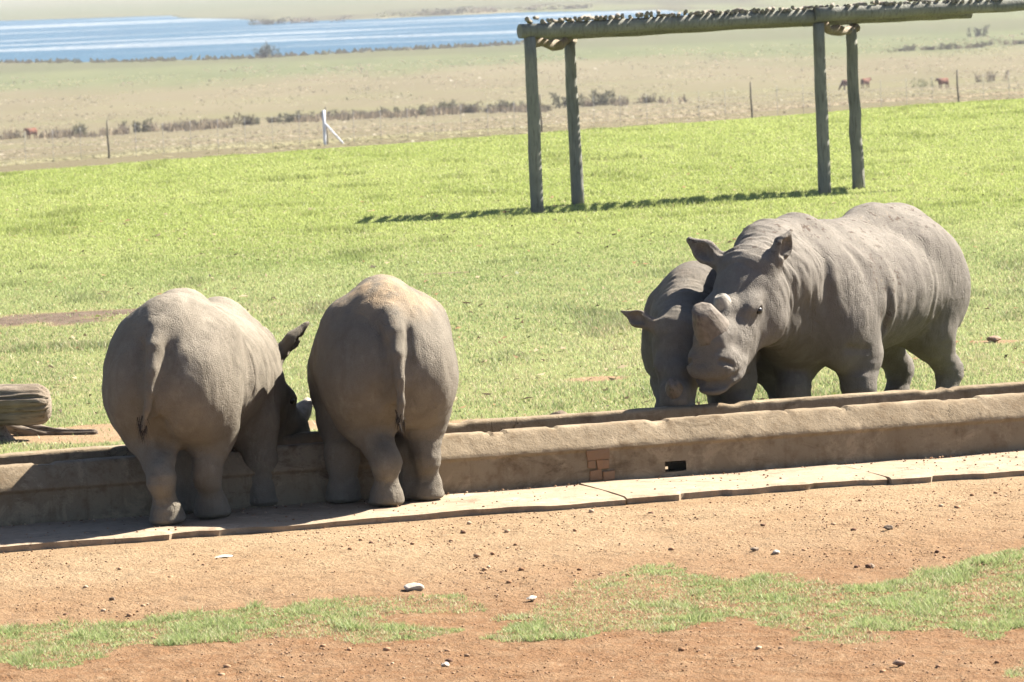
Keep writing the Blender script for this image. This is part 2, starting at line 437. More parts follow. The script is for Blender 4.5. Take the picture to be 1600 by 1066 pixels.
gme = np_mesh('ground', np.stack([GX, GY, GZ], -1).reshape(-1, 3), gf, M['ground'],
              attrs={'plain': a_plain.ravel(), 'lawn': a_lawn.ravel(), 'red': a_red.ravel(), 'green': a_green.ravel(), 'brown': a_brown.ravel(), 'scrape': a_scrape.ravel(), 'far': a_far.ravel()})
tag(obj('ground', gme), kind='structure')

# ------------------------------------------------------------------ lake
def mat_water():
    m = NT('lake_water', 0.45, 0.12)
    cs = m.coord(scale=(1, 0.22, 1))
    w = m.noise(cs, 0.35, 4, 0.6); w2 = m.noise(m.coord(), 0.9, 3, 0.6)
    st = m.noise(m.coord(scale=(0.18, 1.0, 1), rot=(0, 0, -0.06)), 0.011, 5, 0.6, 0.3)
    fo = m.ramp(st, 0.53, 0.575)
    c = m.mix(m.ramp(m.noise(cs, 0.02, 4, 0.6), 0.3, 0.7), C4(0.010, 0.050, 0.085), C4(0.016, 0.062, 0.098))
    c = m.mix(m.math('MULTIPLY', fo, m.ramp(w, 0.3, 0.6, 0.35, 0.95)), c, C4(0.17, 0.19, 0.20))
    m.color(c)
    m.normal(m.bump(m.math('ADD', w, w2), 0.8, 0.9))
    return m.m
M['water'] = mat_water()
lv = [(-1500, 1350, LAKE_Z), (140, 1350, LAKE_Z), (140, 3050, LAKE_Z), (-1500, 3050, LAKE_Z)]
tag(obj('lake', np_mesh('lake', lv, np.array([[0, 1, 2, 3]]), M['water'])), kind='structure')

# ------------------------------------------------------------------ trough and apron
def trough_world(s, t, z):
    s = np.asarray(s, float); t = np.asarray(t, float)
    return np.stack([T0[0] + TD[0] * s + TN[0] * t, T0[1] + TD[1] * s + TN[1] * t, np.broadcast_to(z, np.broadcast(s, t).shape)], -1)
def sweep(name, prof, s0, s1, ds, mat, rough, seed, hole=None, chip=None):
    """closed profile [(t, z)] swept along the trough with worn, uneven faces"""
    sv = np.arange(s0, s1 + ds / 2, ds)
    pr = []
    for i in range(len(prof)):                       # subdivide long sides
        a = np.array(prof[i]); b = np.array(prof[(i + 1) % len(prof)])
        k = max(1, int(np.linalg.norm(b - a) / 0.035))
        ll = np.linalg.norm(b - a); e_ = min(0.006 / ll, 0.3)
        for j in range(k): pr.append(a + (b - a) * (j / k if j else e_))
        pr.append(b - (b - a) * e_)
    pr = np.array(pr); n = len(pr)
    SS, PT = np.meshgrid(sv, np.arange(n), indexing='ij')
    t = pr[PT, 0]; z = pr[PT, 1]
    w = 2 * np.pi * PT / n
    d1 = (fbm(SS * 1.3 + seed, t * 2 + z * 3 + seed, 3) - 0.5) * rough * 0.9
    d2 = (fbm(SS * 11 + seed, (t + z) * 14 + seed, 4, 0.65) - 0.5) * rough * 1.1
    c = pr.mean(0)
    out = np.stack([t - c[0], (z - c[1]) * 0.6], -1); out /= np.linalg.norm(out, axis=-1, keepdims=True) + 1e-9
    t2 = t + out[..., 0] * (d1 + d2); z2 = z + out[..., 1] * (d1 + d2)
    if chip is not None:
        ch = sstep(0.63, 0.66, fbm(SS * 4.3 + seed * 2, SS * 0 + 3.7, 4, 0.65)) * (z > chip)
        z2 = z2 - ch * 0.014
    z2 = np.where(z <= 0.0005, z - 0.08, z2)
    V = trough_world(SS, t2, z2)
    V = V.reshape(-1, 3)
    id_ = np.arange(len(sv) * n).reshape(len(sv), n)
    nx = np.roll(id_, -1, 1)
    F = np.stack([id_[:-1], id_[1:], nx[1:], nx[:-1]], -1)
    sm = (SS[:-1] + SS[1:]) / 2; zm = z[:-1]; tm = t[:-1]
    keep = np.ones(F.shape[:2], bool)
    if hole: keep = ~((sm > hole[0]) & (sm < hole[1]) & (zm > hole[2]) & (zm < hole[3]) & ((tm < 0.05) | (tm > 0.12) & (sm > hole[0] + 0.05) & (sm < hole[1] - 0.03) & (zm > 0.03) & (zm < 0.075)))
    F = F[keep].reshape(-1, 4)
    F = [list(map(int, f)) for f in F] + [[int(i) for i in id_[0][::-1]], [int(i) for i in id_[-1]]]
    me = np_mesh(name, V, F, mat)
    me.set_sharp_from_angle(angle=math.radians(24))
    return me
tr = empty('feeding_trough', (T0[0], T0[1], 0), 0)
tag(tr, 'long low concrete trough crossing the picture, worn rims and exposed bricks', 'trough')
def tchild(name, me):
    o = obj(name, me, tr, (-T0[0], -T0[1], 0)); return o
front_prof = [(0.0, -0.06), (0.0, 0.0), (0.004, 0.212), (-0.016, 0.226), (-0.01, 0.25), (0.085, 0.372), (0.105, 0.384), (0.20, 0.384), (0.215, 0.37), (0.25, -0.06)]
back_prof = [(0.83, -0.06), (0.86, 0.375), (0.875, 0.388), (0.965, 0.388), (0.985, 0.37), (1.0, -0.06)]
HS = 1.02     # drain hole along the wall
tchild('front_wall', sweep('front_wall', front_prof, -6.5, 7.0, 0.025, M['conc'], 0.010, 3.0, hole=(HS - 0.07, HS + 0.07, 0.02, 0.095), chip=0.36))
tchild('back_wall', sweep('back_wall', back_prof, -6.5, 7.0, 0.05, M['conc'], 0.010, 13.0, chip=0.36))
tchild('floor', sweep('floor', [(0.2, -0.06), (0.2, 0.03), (0.88, 0.03), (0.88, -0.06)], -6.5, 7.0, 0.2, M['conc'], 0.004, 23.0))
# drain opening: dark lined box behind the gap in the front wall
def box_mesh(name, lx, ly, lz, mat, jit=0.0, seed=0):
    r = random.Random(seed)
    v = [(sx * lx / 2 + r.uniform(-jit, jit), sy * ly / 2 + r.uniform(-jit, jit), sz * lz / 2 + r.uniform(-jit, jit)) for sx in (-1, 1) for sy in (-1, 1) for sz in (-1, 1)]
    f = [[0, 1, 3, 2], [4, 6, 7, 5], [0, 4, 5, 1], [2, 3, 7, 6], [0, 2, 6, 4], [1, 5, 7, 3]]
    return np_mesh(name, v, f, mat, smooth=False)
def bevel(me, w, seg=2):
    import bmesh
    bm = bmesh.new(); bm.from_mesh(me)
    bmesh.ops.bevel(bm, geom=list(bm.edges), offset=w, segments=seg, affect='EDGES', profile=0.6)
    bm.to_mesh(me); bm.free(); me.update(); return me
# exposed bricks where the plaster has fallen off
BR = [(0.475, 0.188, 0.165, 0.068), (0.425, 0.125, 0.045, 0.05), (0.505, 0.122, 0.085, 0.058), (0.455, 0.052, 0.085, 0.072), (0.545, 0.044, 0.08, 0.058)]
for i, (s, z, l, h) in enumerate(BR):
    b = obj('brick', bevel(box_mesh('brick', l, 0.06, h, M['brick'], 0.006, i), 0.006), tr)
    q = trough_world(s, 0.012 + 0.004 * (i % 2), z)
    b.location = (q[0] - T0[0], q[1] - T0[1], q[2]); b.rotation_euler = (0, random.uniform(-.03, .03), TA)
# apron of cast slabs, broken outer edge
ap = empty('concrete_apron', (T0[0], T0[1], 0))
tag(ap, kind='structure')
def slab(s0, s1, w, zt, seed):
    sv = np.arange(s0, s1 + 0.01, 0.03)
    e = w + (fbm(sv * 1.1 + seed, sv * 0 + seed, 3) - 0.5) * 0.16 + (fbm(sv * 5 + seed, sv * 0, 5, 0.75) - 0.5) * 0.07 - 0.05 * sstep(0.62, 0.72, fbm(sv * 2.3 + seed, sv * 0 + 4, 2))
    tv = np.linspace(0, 1, 24)
    V = []; 
    for k, fr in enumerate(tv):
        t = 0.02 - (e + 0.02) * fr
        zz = zt + (fbm(sv * 2 + seed, t * 2, 3) - 0.5) * 0.02 - (0.012 if k == 23 else 0)
        V.append(np.stack([sv, t, zz], -1))
    V.append(np.stack([sv, -e + 0.012 + (fbm(sv * 6, sv * 0 + seed, 2) - .5) * 0.03, np.full_like(sv, zt - 0.05)], -1))
    V.append(np.stack([sv, -e + 0.02, np.full_like(sv, zt - 0.2)], -1))
    V = np.array(V); a0 = V[:, :1].copy(); a1 = V[:, -1:].copy(); a0[..., 2] = -0.25; a1[..., 2] = -0.25
    V = np.concatenate([a0, V, a1], 1); n, mcol = V.shape[:2]
    P = trough_world(V[..., 0], V[..., 1], 0 * V[..., 0]); P[..., 2] = V[..., 2]
    id_ = np.arange(n * mcol).reshape(n, mcol)
    F = np.stack([id_[:-1, :-1], id_[1:, :-1], id_[1:, 1:], id_[:-1, 1:]], -1).reshape(-1, 4)
    me = np_mesh('slab', P.reshape(-1, 3), F, M['apron']); me.set_sharp_from_angle(angle=math.radians(30)); return me
for (a, b, w, zt, sd) in ((-6.5, 0.320, 1.05, 0.004, 2), (0.325, 2.165, 1.03, 0.008, 3), (2.17, 7.0, 1.07, 0.003, 4)):
    obj('slab', slab(a, b, w, zt, sd), ap, (-T0[0], -T0[1], 0))

# ------------------------------------------------------------------ poles
def tube(name, pts, radii, mat, n=10, wob=0.0, seed=0, cap=True):
    """bent pole through pts; uneven section"""
    pts = [Vector(p) for p in pts]
    V = []; r = random.Random(seed)
    ph = [r.uniform(0, 6.28) for _ in range(6)]
    ref = Vector((0.3, 0.9, 0.2))
    for i, p in enumerate(pts):
        d = (pts[min(i + 1, len(pts) - 1)] - pts[max(i - 1, 0)]).normalized()
        a = d.cross(ref).normalized(); b = d.cross(a)
        for k in range(n):
            th = 2 * math.pi * k / n
            rr = radii[i] * (1 + wob * (math.sin(2 * th + ph[0] + i * 0.35) + 0.6 * math.sin(3 * th + ph[1] - i * 0.5) + 0.5 * math.sin(i * 1.7 + ph[2])))
            V.append(p + a * rr * math.cos(th) + b * rr * math.sin(th))
    F = []
    for i in range(len(pts) - 1):
        for k in range(n):
            F.append([i * n + k, i * n + (k + 1) % n, (i + 1) * n + (k + 1) % n, (i + 1) * n + k])
    if cap:
        c0 = len(V); V.append(pts[0]); c1 = len(V); V.append(pts[-1]); L = (len(pts) - 1) * n
        for k in range(n):
            F.append([c0, (k + 1) % n, k]); F.append([c1, L + k, L + (k + 1) % n])
    me = np_mesh(name, [tuple(v) for v in V], F, mat)
    if cap:
        for p in me.polygons:
            if len(p.vertices) == 3: p.use_smooth = False
    return me
def lerp_pts(a, b, n, wob=0.0, seed=0):
    r = random.Random(seed); a = Vector(a); b = Vector(b)
    return [a.lerp(b, i / (n - 1)) + Vector((r.uniform(-1, 1), r.uniform(-1, 1), r.uniform(-1, 1))) * (wob if 0 < i < n - 1 else 0) for i in range(n)]

PD = Vector((math.cos(math.radians(17)), math.sin(math.radians(17)), 0)); PN = Vector((-PD.y, PD.x, 0))
P0 = Vector((0.42, 69.6, 0))
perg = empty('pergola', P0)
tag(perg, 'weathered pole pergola with stick roof standing on the green lawn', 'pergola')
def pp(s, t, z): return PD * s + PN * t + Vector((0, 0, z))
post_s = [(0.0, 0.0), (0.98, 1.62), (4.2, 0.12), (5.0, 1.42)]
gz = lambda v: float(terr(P0.x + v.x, P0.y + v.y))
tops = {}
for i, (s, t) in enumerate([(0.0, 0.0), (1.08, 1.55), (4.28, 0.28), (5.10, 1.10)]):
    b = pp(s, t, 0); g0 = gz(b)
    top = 2.39 if i % 2 == 0 else 2.27
    tp = b + Vector((random.uniform(-.03, .03), 0, top)); tops[i] = tp
    pts = lerp_pts(b + Vector((0, 0, g0 - 0.1)), tp, 9, 0.005 if i != 3 else 0.014, 50 + i)
    obj('post', tube('post', pts, [0.092 - 0.012 * k / 8 for k in range(9)], M['post'], 12, 0.03, i), perg)
fb = lerp_pts(pp(-0.15, 0.0, 2.475), pp(4.35, 0.28, 2.49), 12, 0.008, 3)
obj('beam', tube('beam', fb, [0.10 + 0.004 * math.sin(k) for k in range(12)], M['post'], 14, 0.02, 31), perg)
fb = lerp_pts(pp(4.2, 0.22, 2.51), pp(7.7, 0.3, 2.52), 12, 0.008, 4)
obj('beam', tube('beam', fb, [0.098] * 12, M['post'], 14, 0.02, 32), perg)
fb = lerp_pts(pp(0.55, 1.5, 2.37), pp(4.9, 1.35, 2.43), 10, 0.01, 5)
obj('beam', tube('beam', fb, [0.085] * 10, M['post'], 12, 0.03, 33), perg)
fb = lerp_pts(pp(4.4, 1.2, 2.41), pp(6.95, 1.25, 2.42), 10, 0.01, 6)
obj('beam', tube('beam', fb, [0.085] * 10, M['post'], 12, 0.03, 34), perg)
for i, (a, b) in enumerate(((0, 1), (2, 3))):
    A, B = tops[a], tops[b]; ext = (B - A).normalized() * 0.16
    pts = lerp_pts(A + Vector((0, 0, -0.02)), B + ext + Vector((0, 0, 0.03)), 8, 0.02, 70 + i)
    for k, q in enumerate(pts): q.z -= 0.07 * math.sin(math.pi * k / 7)
    obj('cross_log', tube('cross_log', pts, [0.062 + 0.014 * math.sin(k * 1.9 + i) for k in range(8)], M['bark'], 10, 0.09, 40 + i), perg)
slat_me = []
for k in range(6):
    pts = lerp_pts((0, -0.10 - 0.035 * (k % 3), 0), (0, 1.75 + 0.06 * (k % 2), 0), 5, 0.010, 80 + k)
    slat_me.append(tube('slat', pts, [0.024 + 0.003 * (k % 4)] * 5, M['twig'], 8, 0.08, 90 + k))
s = -0.03
while s < 7.1:
    o = obj('slat', slat_me[random.randrange(6)], perg)
    o.location = pp(s, 0.02 + 0.065 * max(0, min(s, 4.3)), 2.60 + random.uniform(-0.008, 0.018))
    o.rotation_euler = (random.uniform(-0.05, 0.0), 0, random.uniform(-0.10, 0.02))
    if random.random() < 0.12: o.location.z += 0.03
    s += random.choice((0.06, 0.068, 0.075, 0.085, 0.11))

# ------------------------------------------------------------------ sculpting: distance fields -> one skin
class Field:
    def __init__(s, lo, hi, h):
        s.lo = np.array(lo, float); s.h = h
        s.n = np.ceil((np.array(hi) - s.lo) / h).astype(int) + 1
        s.D = np.full(s.n, 0.6, np.float32)
        s.ax = [(s.lo[i] + h * np.arange(s.n[i])).astype(np.float32) for i in range(3)]
    def block(s, c, R):
        a = np.clip(np.floor((np.asarray(c) - R - s.lo) / s.h).astype(int), 0, s.n); b = np.clip(np.ceil((np.asarray(c) + R - s.lo) / s.h).astype(int) + 1, 0, s.n)
        sl = tuple(slice(int(a[i]), int(b[i])) for i in range(3))
        X = s.ax[0][sl[0]][:, None, None]; Y = s.ax[1][sl[1]][None, :, None]; Z = s.ax[2][sl[2]][None, None, :]
        return sl, X, Y, Z
    def put(s, sl, b, k, op):
        a = s.D[sl]
        if op == 'u':
            h = np.clip(0.5 + 0.5 * (a - b) / k, 0, 1); s.D[sl] = a * (1 - h) + b * h - k * h * (1 - h)
        else:
            h = np.clip(0.5 - 0.5 * (a + b) / k, 0, 1); s.D[sl] = a * (1 - h) - b * h + k * h * (1 - h)
    def ell(s, c, r, k=0.08, R=None, op='u'):
        """R: 3x3 whose columns are the ellipsoid's axes"""
        r = np.asarray(r, float)
        sl, X, Y, Z = s.block(c, r.max() + k + 0.06)
        p = (X - c[0], Y - c[1], Z - c[2])
        if R is not None:
            p = tuple(p[0] * R[0, j] + p[1] * R[1, j] + p[2] * R[2, j] for j in range(3))
        q0 = np.sqrt((p[0] / r[0]) ** 2 + (p[1] / r[1]) ** 2 + (p[2] / r[2]) ** 2)
        q1 = np.sqrt((p[0] / r[0] ** 2) ** 2 + (p[1] / r[1] ** 2) ** 2 + (p[2] / r[2] ** 2) ** 2) + 1e-6
        s.put(sl, (q0 * (q0 - 1) / q1).astype(np.float32), k, op)
    def cone(s, a, b, ra, rb, k=0.08, op='u', flat=None):
        """capsule with a taper; flat=(axis vector, factor) squashes the section"""
        a = np.asarray(a, float); b = np.asarray(b, float)
        c = (a + b) / 2; L = np.linalg.norm(b - a)
        sl, X, Y, Z = s.block(c, L / 2 + max(ra, rb) * 1.3 + k + 0.06)
        px, py, pz = X - a[0], Y - a[1], Z - a[2]; d = b - a
        t = np.clip((px * d[0] + py * d[1] + pz * d[2]) / (L * L + 1e-9), 0, 1)
        qx, qy, qz = px - t * d[0], py - t * d[1], pz - t * d[2]
        if flat is not None:
            n, f = flat; n = np.asarray(n) / np.linalg.norm(n)
            w = (qx * n[0] + qy * n[1] + qz * n[2]) * (f - 1)
            qx, qy, qz = qx + w * n[0], qy + w * n[1], qz + w * n[2]
        s.put(sl, (np.sqrt(qx * qx + qy * qy + qz * qz) - (ra + (rb - ra) * t)).astype(np.float32), k, op)
    def groove(s, pts, w, depth, side=None):
        """a crease (depth>0) or ridge (depth<0) along a 3D polyline lying near the skin"""
        pts = [np.asarray(p, float) for p in pts]
        lo = np.min(pts, 0); hi = np.max(pts, 0); c = (lo + hi) / 2
        sl, X, Y, Z = s.block(c, (hi - lo) / 2 + 3 * w)
        best = None
        for a, b in zip(pts[:-1], pts[1:]):
            d = b - a; L2 = d @ d + 1e-9
            px, py, pz = X - a[0], Y - a[1], Z - a[2]
            t = np.clip((px * d[0] + py * d[1] + pz * d[2]) / L2, 0, 1)
            q = (px - t * d[0]) ** 2 + (py - t * d[1]) ** 2 + (pz - t * d[2]) ** 2
            best = q if best is None else np.minimum(best, q)
        s.D[sl] += (depth * np.exp(-best / (w * w))).astype(np.float32)
    def fold(s, pts, w, depth, sgn, y0=0.12):
        """a hanging fold of skin, drawn in side view [(x, z)] on one flank (sgn = +1 left, -1 right)"""
        P = np.array(pts, float)
        lo = np.array([P[:, 0].min() - 3 * w, -2, P[:, 1].min() - 3 * w]); hi = np.array([P[:, 0].max() + 3 * w, 2, P[:, 1].max() + 3 * w])
        sl, X, Y, Z = s.block((lo + hi) / 2, (hi - lo) / 2)
        best = np.full(np.broadcast(X, Z).shape, 1e3); sd = np.zeros_like(best); uu = np.zeros_like(best); ns = len(P) - 1
        for si, (a, b) in enumerate(zip(P[:-1], P[1:])):
            d = b - a; L = np.linalg.norm(d)
            px, pz = X - a[0], Z - a[1]
            t = np.clip((px * d[0] + pz * d[1]) / (L * L), 0, 1)
            qx, qz = px - t * d[0], pz - t * d[1]
            dist = np.sqrt(qx ** 2 + qz ** 2); cr = (px * d[1] - pz * d[0]) / L
            m = dist < best
            best = np.where(m, dist, best); sd = np.where(m, np.sign(cr) * dist, sd); uu = np.where(m, (si + t) / ns, uu)
        side = np.clip((sgn * Y - y0) / 0.15, 0, 1) * np.sin(np.pi * np.clip(uu, 0, 1)) ** 0.8
        prof = depth * np.exp(-(best / w) ** 2) - 0.55 * depth * np.exp(-((sd - 1.9 * w) / (1.3 * w)) ** 2)
        s.D[sl] += (prof * side).astype(np.float32)
    def mesh(s):
        D = s.D; n = s.n
        inside = D < 0
        c = np.zeros(n - 1, np.uint8)
        for i in (0, 1):
            for j in (0, 1):
                for k in (0, 1):
                    c += inside[i:n[0] - 1 + i, j:n[1] - 1 + j, k:n[2] - 1 + k]
        act = (c > 0) & (c < 8)
        I = np.argwhere(act)
        vid = np.full(n - 1, -1, np.int64); vid[tuple(I.T)] = np.arange(len(I))
        acc = np.zeros((len(I), 3)); cnt = np.zeros(len(I))
        cor = [np.array([i, j, k]) for i in (0, 1) for j in (0, 1) for k in (0, 1)]
        for a in range(8):
            for b in range(a + 1, 8):
                if np.abs(cor[a] - cor[b]).sum() != 1: continue
                da = D[tuple((I + cor[a]).T)]; db = D[tuple((I + cor[b]).T)]
                m = (da < 0) != (db < 0)
                t = np.where(m, da / np.where(m, da - db, 1), 0)
                acc[m] += (cor[a] + t[m][:, None] * (cor[b] - cor[a])); cnt += m
        V = s.lo + s.h * (I + acc / cnt[:, None])
        F = []
        for ax in range(3):
            o1, o2 = (ax + 1) % 3, (ax + 2) % 3
            sl0 = [slice(None)] * 3; sl1 = [slice(None)] * 3
            sl0[ax] = slice(0, n[ax] - 1); sl1[ax] = slice(1, n[ax])
            e = inside[tuple(sl0)] != inside[tuple(sl1)]
            E_ = np.argwhere(e)
            ok = (E_[:, o1] > 0) & (E_[:, o2] > 0) & (E_[:, o1] < n[o1] - 1) & (E_[:, o2] < n[o2] - 1)
            E_ = E_[ok]
            u1 = np.zeros(3, int); u1[o1] = 1; u2 = np.zeros(3, int); u2[o2] = 1
            q = np.stack([vid[tuple((E_ - u1 - u2).T)], vid[tuple((E_ - u2).T)], vid[tuple(E_.T)], vid[tuple((E_ - u1).T)]], -1)
            fl = ~inside[tuple(E_.T)]
            q[fl] = q[fl][:, ::-1]
            F.append(q)
        return V, np.concatenate(F)
def relax(V, F, it=2, w=0.5):
    e = np.concatenate([F[:, [0, 1]], F[:, [1, 2]], F[:, [2, 3]], F[:, [3, 0]]])
    for _ in range(it):
        s = np.zeros_like(V); c = np.zeros(len(V))
        for d in range(3): s[:, d] = np.bincount(e[:, 0], V[e[:, 1], d], len(V)) + np.bincount(e[:, 1], V[e[:, 0], d], len(V))
        c = np.bincount(e[:, 0], minlength=len(V)) + np.bincount(e[:, 1], minlength=len(V))
        V = V + w * (s / np.maximum(c, 1)[:, None] - V)
    return V
def vnormals(V, F):
    n = np.cross(V[F[:, 2]] - V[F[:, 0]], V[F[:, 3]] - V[F[:, 1]])
    N = np.zeros_like(V)
    for d in range(3):
        for k in range(4): N[:, d] += np.bincount(F[:, k], n[:, d], len(V))
    return N / (np.linalg.norm(N, axis=1, keepdims=True) + 1e-12)

def uv_ball(name, mat, n=12, m=8):
    V = [(0, 0, 1)]; F = []
    for i in range(1, m):
        for j in range(n):
            a = math.pi * i / m; b = 2 * math.pi * j / n
            V.append((math.sin(a) * math.cos(b), math.sin(a) * math.sin(b), math.cos(a)))
    V.append((0, 0, -1)); L = len(V) - 1
    for j in range(n): F.append([0, 1 + j, 1 + (j + 1) % n]); F.append([L, L - n + (j + 1) % n, L - n + j])
    for i in range(m - 2):
        for j in range(n): F.append([1 + i * n + j, 1 + (i + 1) * n + j, 1 + (i + 1) * n + (j + 1) % n, 1 + i * n + (j + 1) % n])
    return np_mesh(name, V, F, mat)
EYE = uv_ball('eye', M['eye'])

def horn_mesh(name, h, r0, r1, mat, bend=0.0, bluntness=0.5, sq=0.9, seed=0):
    """a sawn-off horn: flared foot, slightly bent, blunt uneven top"""
    rr = random.Random(seed); n = 20; V = []; F = []
    prof = [(-0.25, r0 * 1.02), (0.0, r0 * 1.06), (0.12, r0 * 0.98), (0.35, r0 * 0.82 + r1 * 0.18), (0.6, r0 * 0.5 + r1 * 0.5), (0.85, r1 * 1.05), (0.96, r1 * 0.92), (1.0, r1 * bluntness)]
    ph = [rr.uniform(0, 6) for _ in range(4)]
    for i, (t, r) in enumerate(prof):
        for k in range(n):
            a = 2 * math.pi * k / n
            q = r * (1 + 0.05 * math.sin(3 * a + ph[0]) + 0.035 * math.sin(7 * a + ph[1] + i))
            V.append((q * math.cos(a) + bend * t * t, q * sq * math.sin(a), h * t + (0.012 * math.sin(a + ph[2]) if t > 0.9 else 0)))
    for i in range(len(prof) - 1):
        for k in range(n): F.append([i * n + k, i * n + (k + 1) % n, (i + 1) * n + (k + 1) % n, (i + 1) * n + k])
    V.append((bend, 0, h)); c = len(V) - 1; L = (len(prof) - 1) * n
    for k in range(n): F.append([c, L + k, L + (k + 1) % n])
    return np_mesh(name, V, F, mat)

def rhino(label, origin, heading, sc, feet, poll, mdir, skin, hroll=0.0, ears=None, horn=(0.2, 0.085, 0.045), vox=0.014, lenf=1.0, tail=None, seed=0,
          hornmat='horn', stub=True, dustf=None, mudf=None, widthf=1.0, hind_fold=True, hscale=1.0, droop=0.0, foldk=1.0, nape=None, notch=False):
    hx, hy = math.cos(heading), math.sin(heading)
    ox, oy = origin
    def w2l(p):
        dx, dy = p[0] - ox, p[1] - oy
        return np.array([(dx * hx + dy * hy) / sc, (-dx * hy + dy * hx) / sc, (p[2] if len(p) > 2 else 0) / sc])
    def d2l(v):
        v = np.array([v[0] * hx + v[1] * hy, -v[0] * hy + v[1] * hx, v[2]]); return v / np.linalg.norm(v)
    pl = w2l(poll); ex = d2l(mdir)
    ez = np.array([0, 0, 1.0]) - ex * ex[2]; ez /= np.linalg.norm(ez); ey = np.cross(ez, ex)
    ez, ey = ez * math.cos(hroll) + ey * math.sin(hroll), ey * math.cos(hroll) - ez * math.sin(hroll)
    HR = np.stack([ex, ey, ez], 1); HS_ = hscale
    def H(x, y, z): return pl + HR @ (np.array([x, y, z]) * HS_)
    lo = np.minimum([-1.38, -0.72, -0.02], np.minimum(pl, H(0.9, 0, 0)) - 0.42); hi = np.maximum([1.2, 0.72, 1.68], np.maximum(pl, H(0.9, 0, 0)) + 0.42)
    lo[2] = -0.04
    f = Field(lo, hi, vox)
    L = lenf; wf = widthf
    # --- trunk
    def dz(x): return droop * float(sstep(-0.45, 0.95, x / L))
    ell0, cone0 = f.ell, f.cone
    def el_(c, r, k=0.08): ell0((c[0], c[1], c[2] - dz(c[0])), r, k)
    def co_(a, b, ra, rb, k=0.08): cone0((a[0], a[1], a[2] - dz(a[0])), (b[0], b[1], b[2] - dz(b[0])), ra, rb, k)
    el_((-0.55 * L, 0, 1.00), (0.50, 0.48 * wf, 0.49), 0.1)
    el_((-0.64 * L, 0, 0.95), (0.48, 0.46 * wf, 0.38), 0.12)
    el_((0.02 * L, 0, 0.97), (0.88 * L, 0.555 * wf, 0.455), 0.14)
    el_((0.40 * L, 0, 0.99), (0.58 * L, 0.49 * wf, 0.47), 0.12)
    el_((0.74 * L, 0, 1.00), (0.42, 0.42 * wf, 0.49), 0.12)
    co_((-0.66 * L, 0, 1.33), (-0.25 * L, 0, 1.375), 0.12, 0.12, 0.24)           # sacrum
    co_((-0.28 * L, 0, 1.385), (0.35 * L, 0, 1.36), 0.11, 0.09, 0.18)
    co_((0.40 * L, 0, 1.36), (0.74 * L, 0, 1.42), 0.10, 0.15, 0.16)             # withers
    co_((0.74 * L, 0, 1.42), (0.95 * L, 0, 1.36), 0.15, 0.15, 0.14)
    for sg in (1, -1):
        el_((-0.40 * L, sg * 0.29 * wf, 1.25), (0.18, 0.13, 0.11), 0.16)         # hip bones
        el_((-0.50 * L, sg * 0.25 * wf, 1.12), (0.34, 0.225 * wf, 0.25), 0.10)
        el_((-0.69 * L, sg * 0.24 * wf, 0.88), (0.35, 0.235, 0.36), 0.1)         # haunch
        el_((0.66 * L, sg * 0.30 * wf, 0.90), (0.27, 0.16, 0.42), 0.1)           # shoulder blade
    # --- legs
    for key, p in feet.items():
        p = w2l((p[0], p[1], 0)); sg = 1 if key[1] == 'L' else -1
        fx, fy = p[0], p[1]
        if key[0] == 'H':
            hip = np.array([-0.64 * L, sg * 0.24 * wf, 0.84]); hock = np.array([fx - 0.055, fy, 0.31])
            knee = np.array([0.35 * fx + 0.65 * (-0.50 * L), fy * 0.40 + sg * 0.145, 0.60])
            f.cone(hip, knee, 0.225, 0.165, 0.11); f.cone(knee, hock, 0.16, 0.094, 0.09)
            f.ell(hock + [-0.035, 0, 0.0], (0.075, 0.070, 0.11), 0.06)
            f.cone(hock, (fx, fy, 0.15), 0.088, 0.083, 0.05)
        else:
            sh = np.array([0.64 * L, sg * 0.27 * wf, 0.80]); el = np.array([0.55 * L * 0.5 + fx * 0.5 - 0.06, fy * 0.6 + sg * 0.10, 0.55])
            wr = np.array([fx + 0.02, fy, 0.33])
            f.cone(sh, el, 0.215, 0.165, 0.12); f.cone(el, wr, 0.16, 0.115, 0.08)
            f.ell(wr + [0.02, 0, 0], (0.10, 0.105, 0.11), 0.05)
            f.cone(wr, (fx, fy, 0.13), 0.105, 0.098, 0.05)
        f.ell((fx + 0.015, fy, 0.085), (0.128, 0.115, 0.085), 0.05)
        f.ell((fx + 0.03, fy, 0.035), (0.148, 0.130, 0.048), 0.02)
        for dy in (-0.075, 0.0, 0.075):                                             # toes
            f.ell((fx + 0.125 - abs(dy) * 0.5, fy + dy, 0.045), (0.045, 0.04, 0.05), 0.02)
        f.groove([(fx - 0.12, fy - 0.08, 0.155), (fx - 0.13, fy, 0.15), (fx - 0.12, fy + 0.08, 0.155)], 0.03, 0.014)
    # --- neck and head
    nb = np.array([0.78 * L, 0, 1.12 - dz(0.78 * L)]); nm = nb * 0.45 + pl * 0.55 + np.array([0, 0, 0.03])
    f.cone(nb, nm, 0.40, 0.29, 0.12); f.cone(nm, pl + HR @ np.array([-0.02, 0, -0.06]), 0.30, 0.235, 0.10)
    f.cone((0.84 * L, 0, 0.86 - 0.6 * dz(0.84 * L)), H(0.06, 0, -0.26), 0.26, 0.15, 0.12)               # throat and dewlap
    f.cone((0.92 * L, 0, 1.38 - dz(0.92 * L)), pl + HR @ np.array([-0.10, 0, 0.05]), 0.17, 0.15, 0.10)   # neck crest
    if nape: f.ell(nape[0], nape[1], 0.10)
    k = 0.06
    def he(c, r, kk=k, op='u'): f.ell(H(*c), np.array(r) * HS_, kk, HR, op)
    def hc(a, b, ra, rb, kk=k, op='u'): f.cone(H(*a), H(*b), ra * HS_, rb * HS_, kk, op)
    he((0.06, 0, -0.03), (0.22, 0.20, 0.20))
    hc((0.12, 0, -0.06), (0.50, 0, -0.10), 0.195, 0.150)
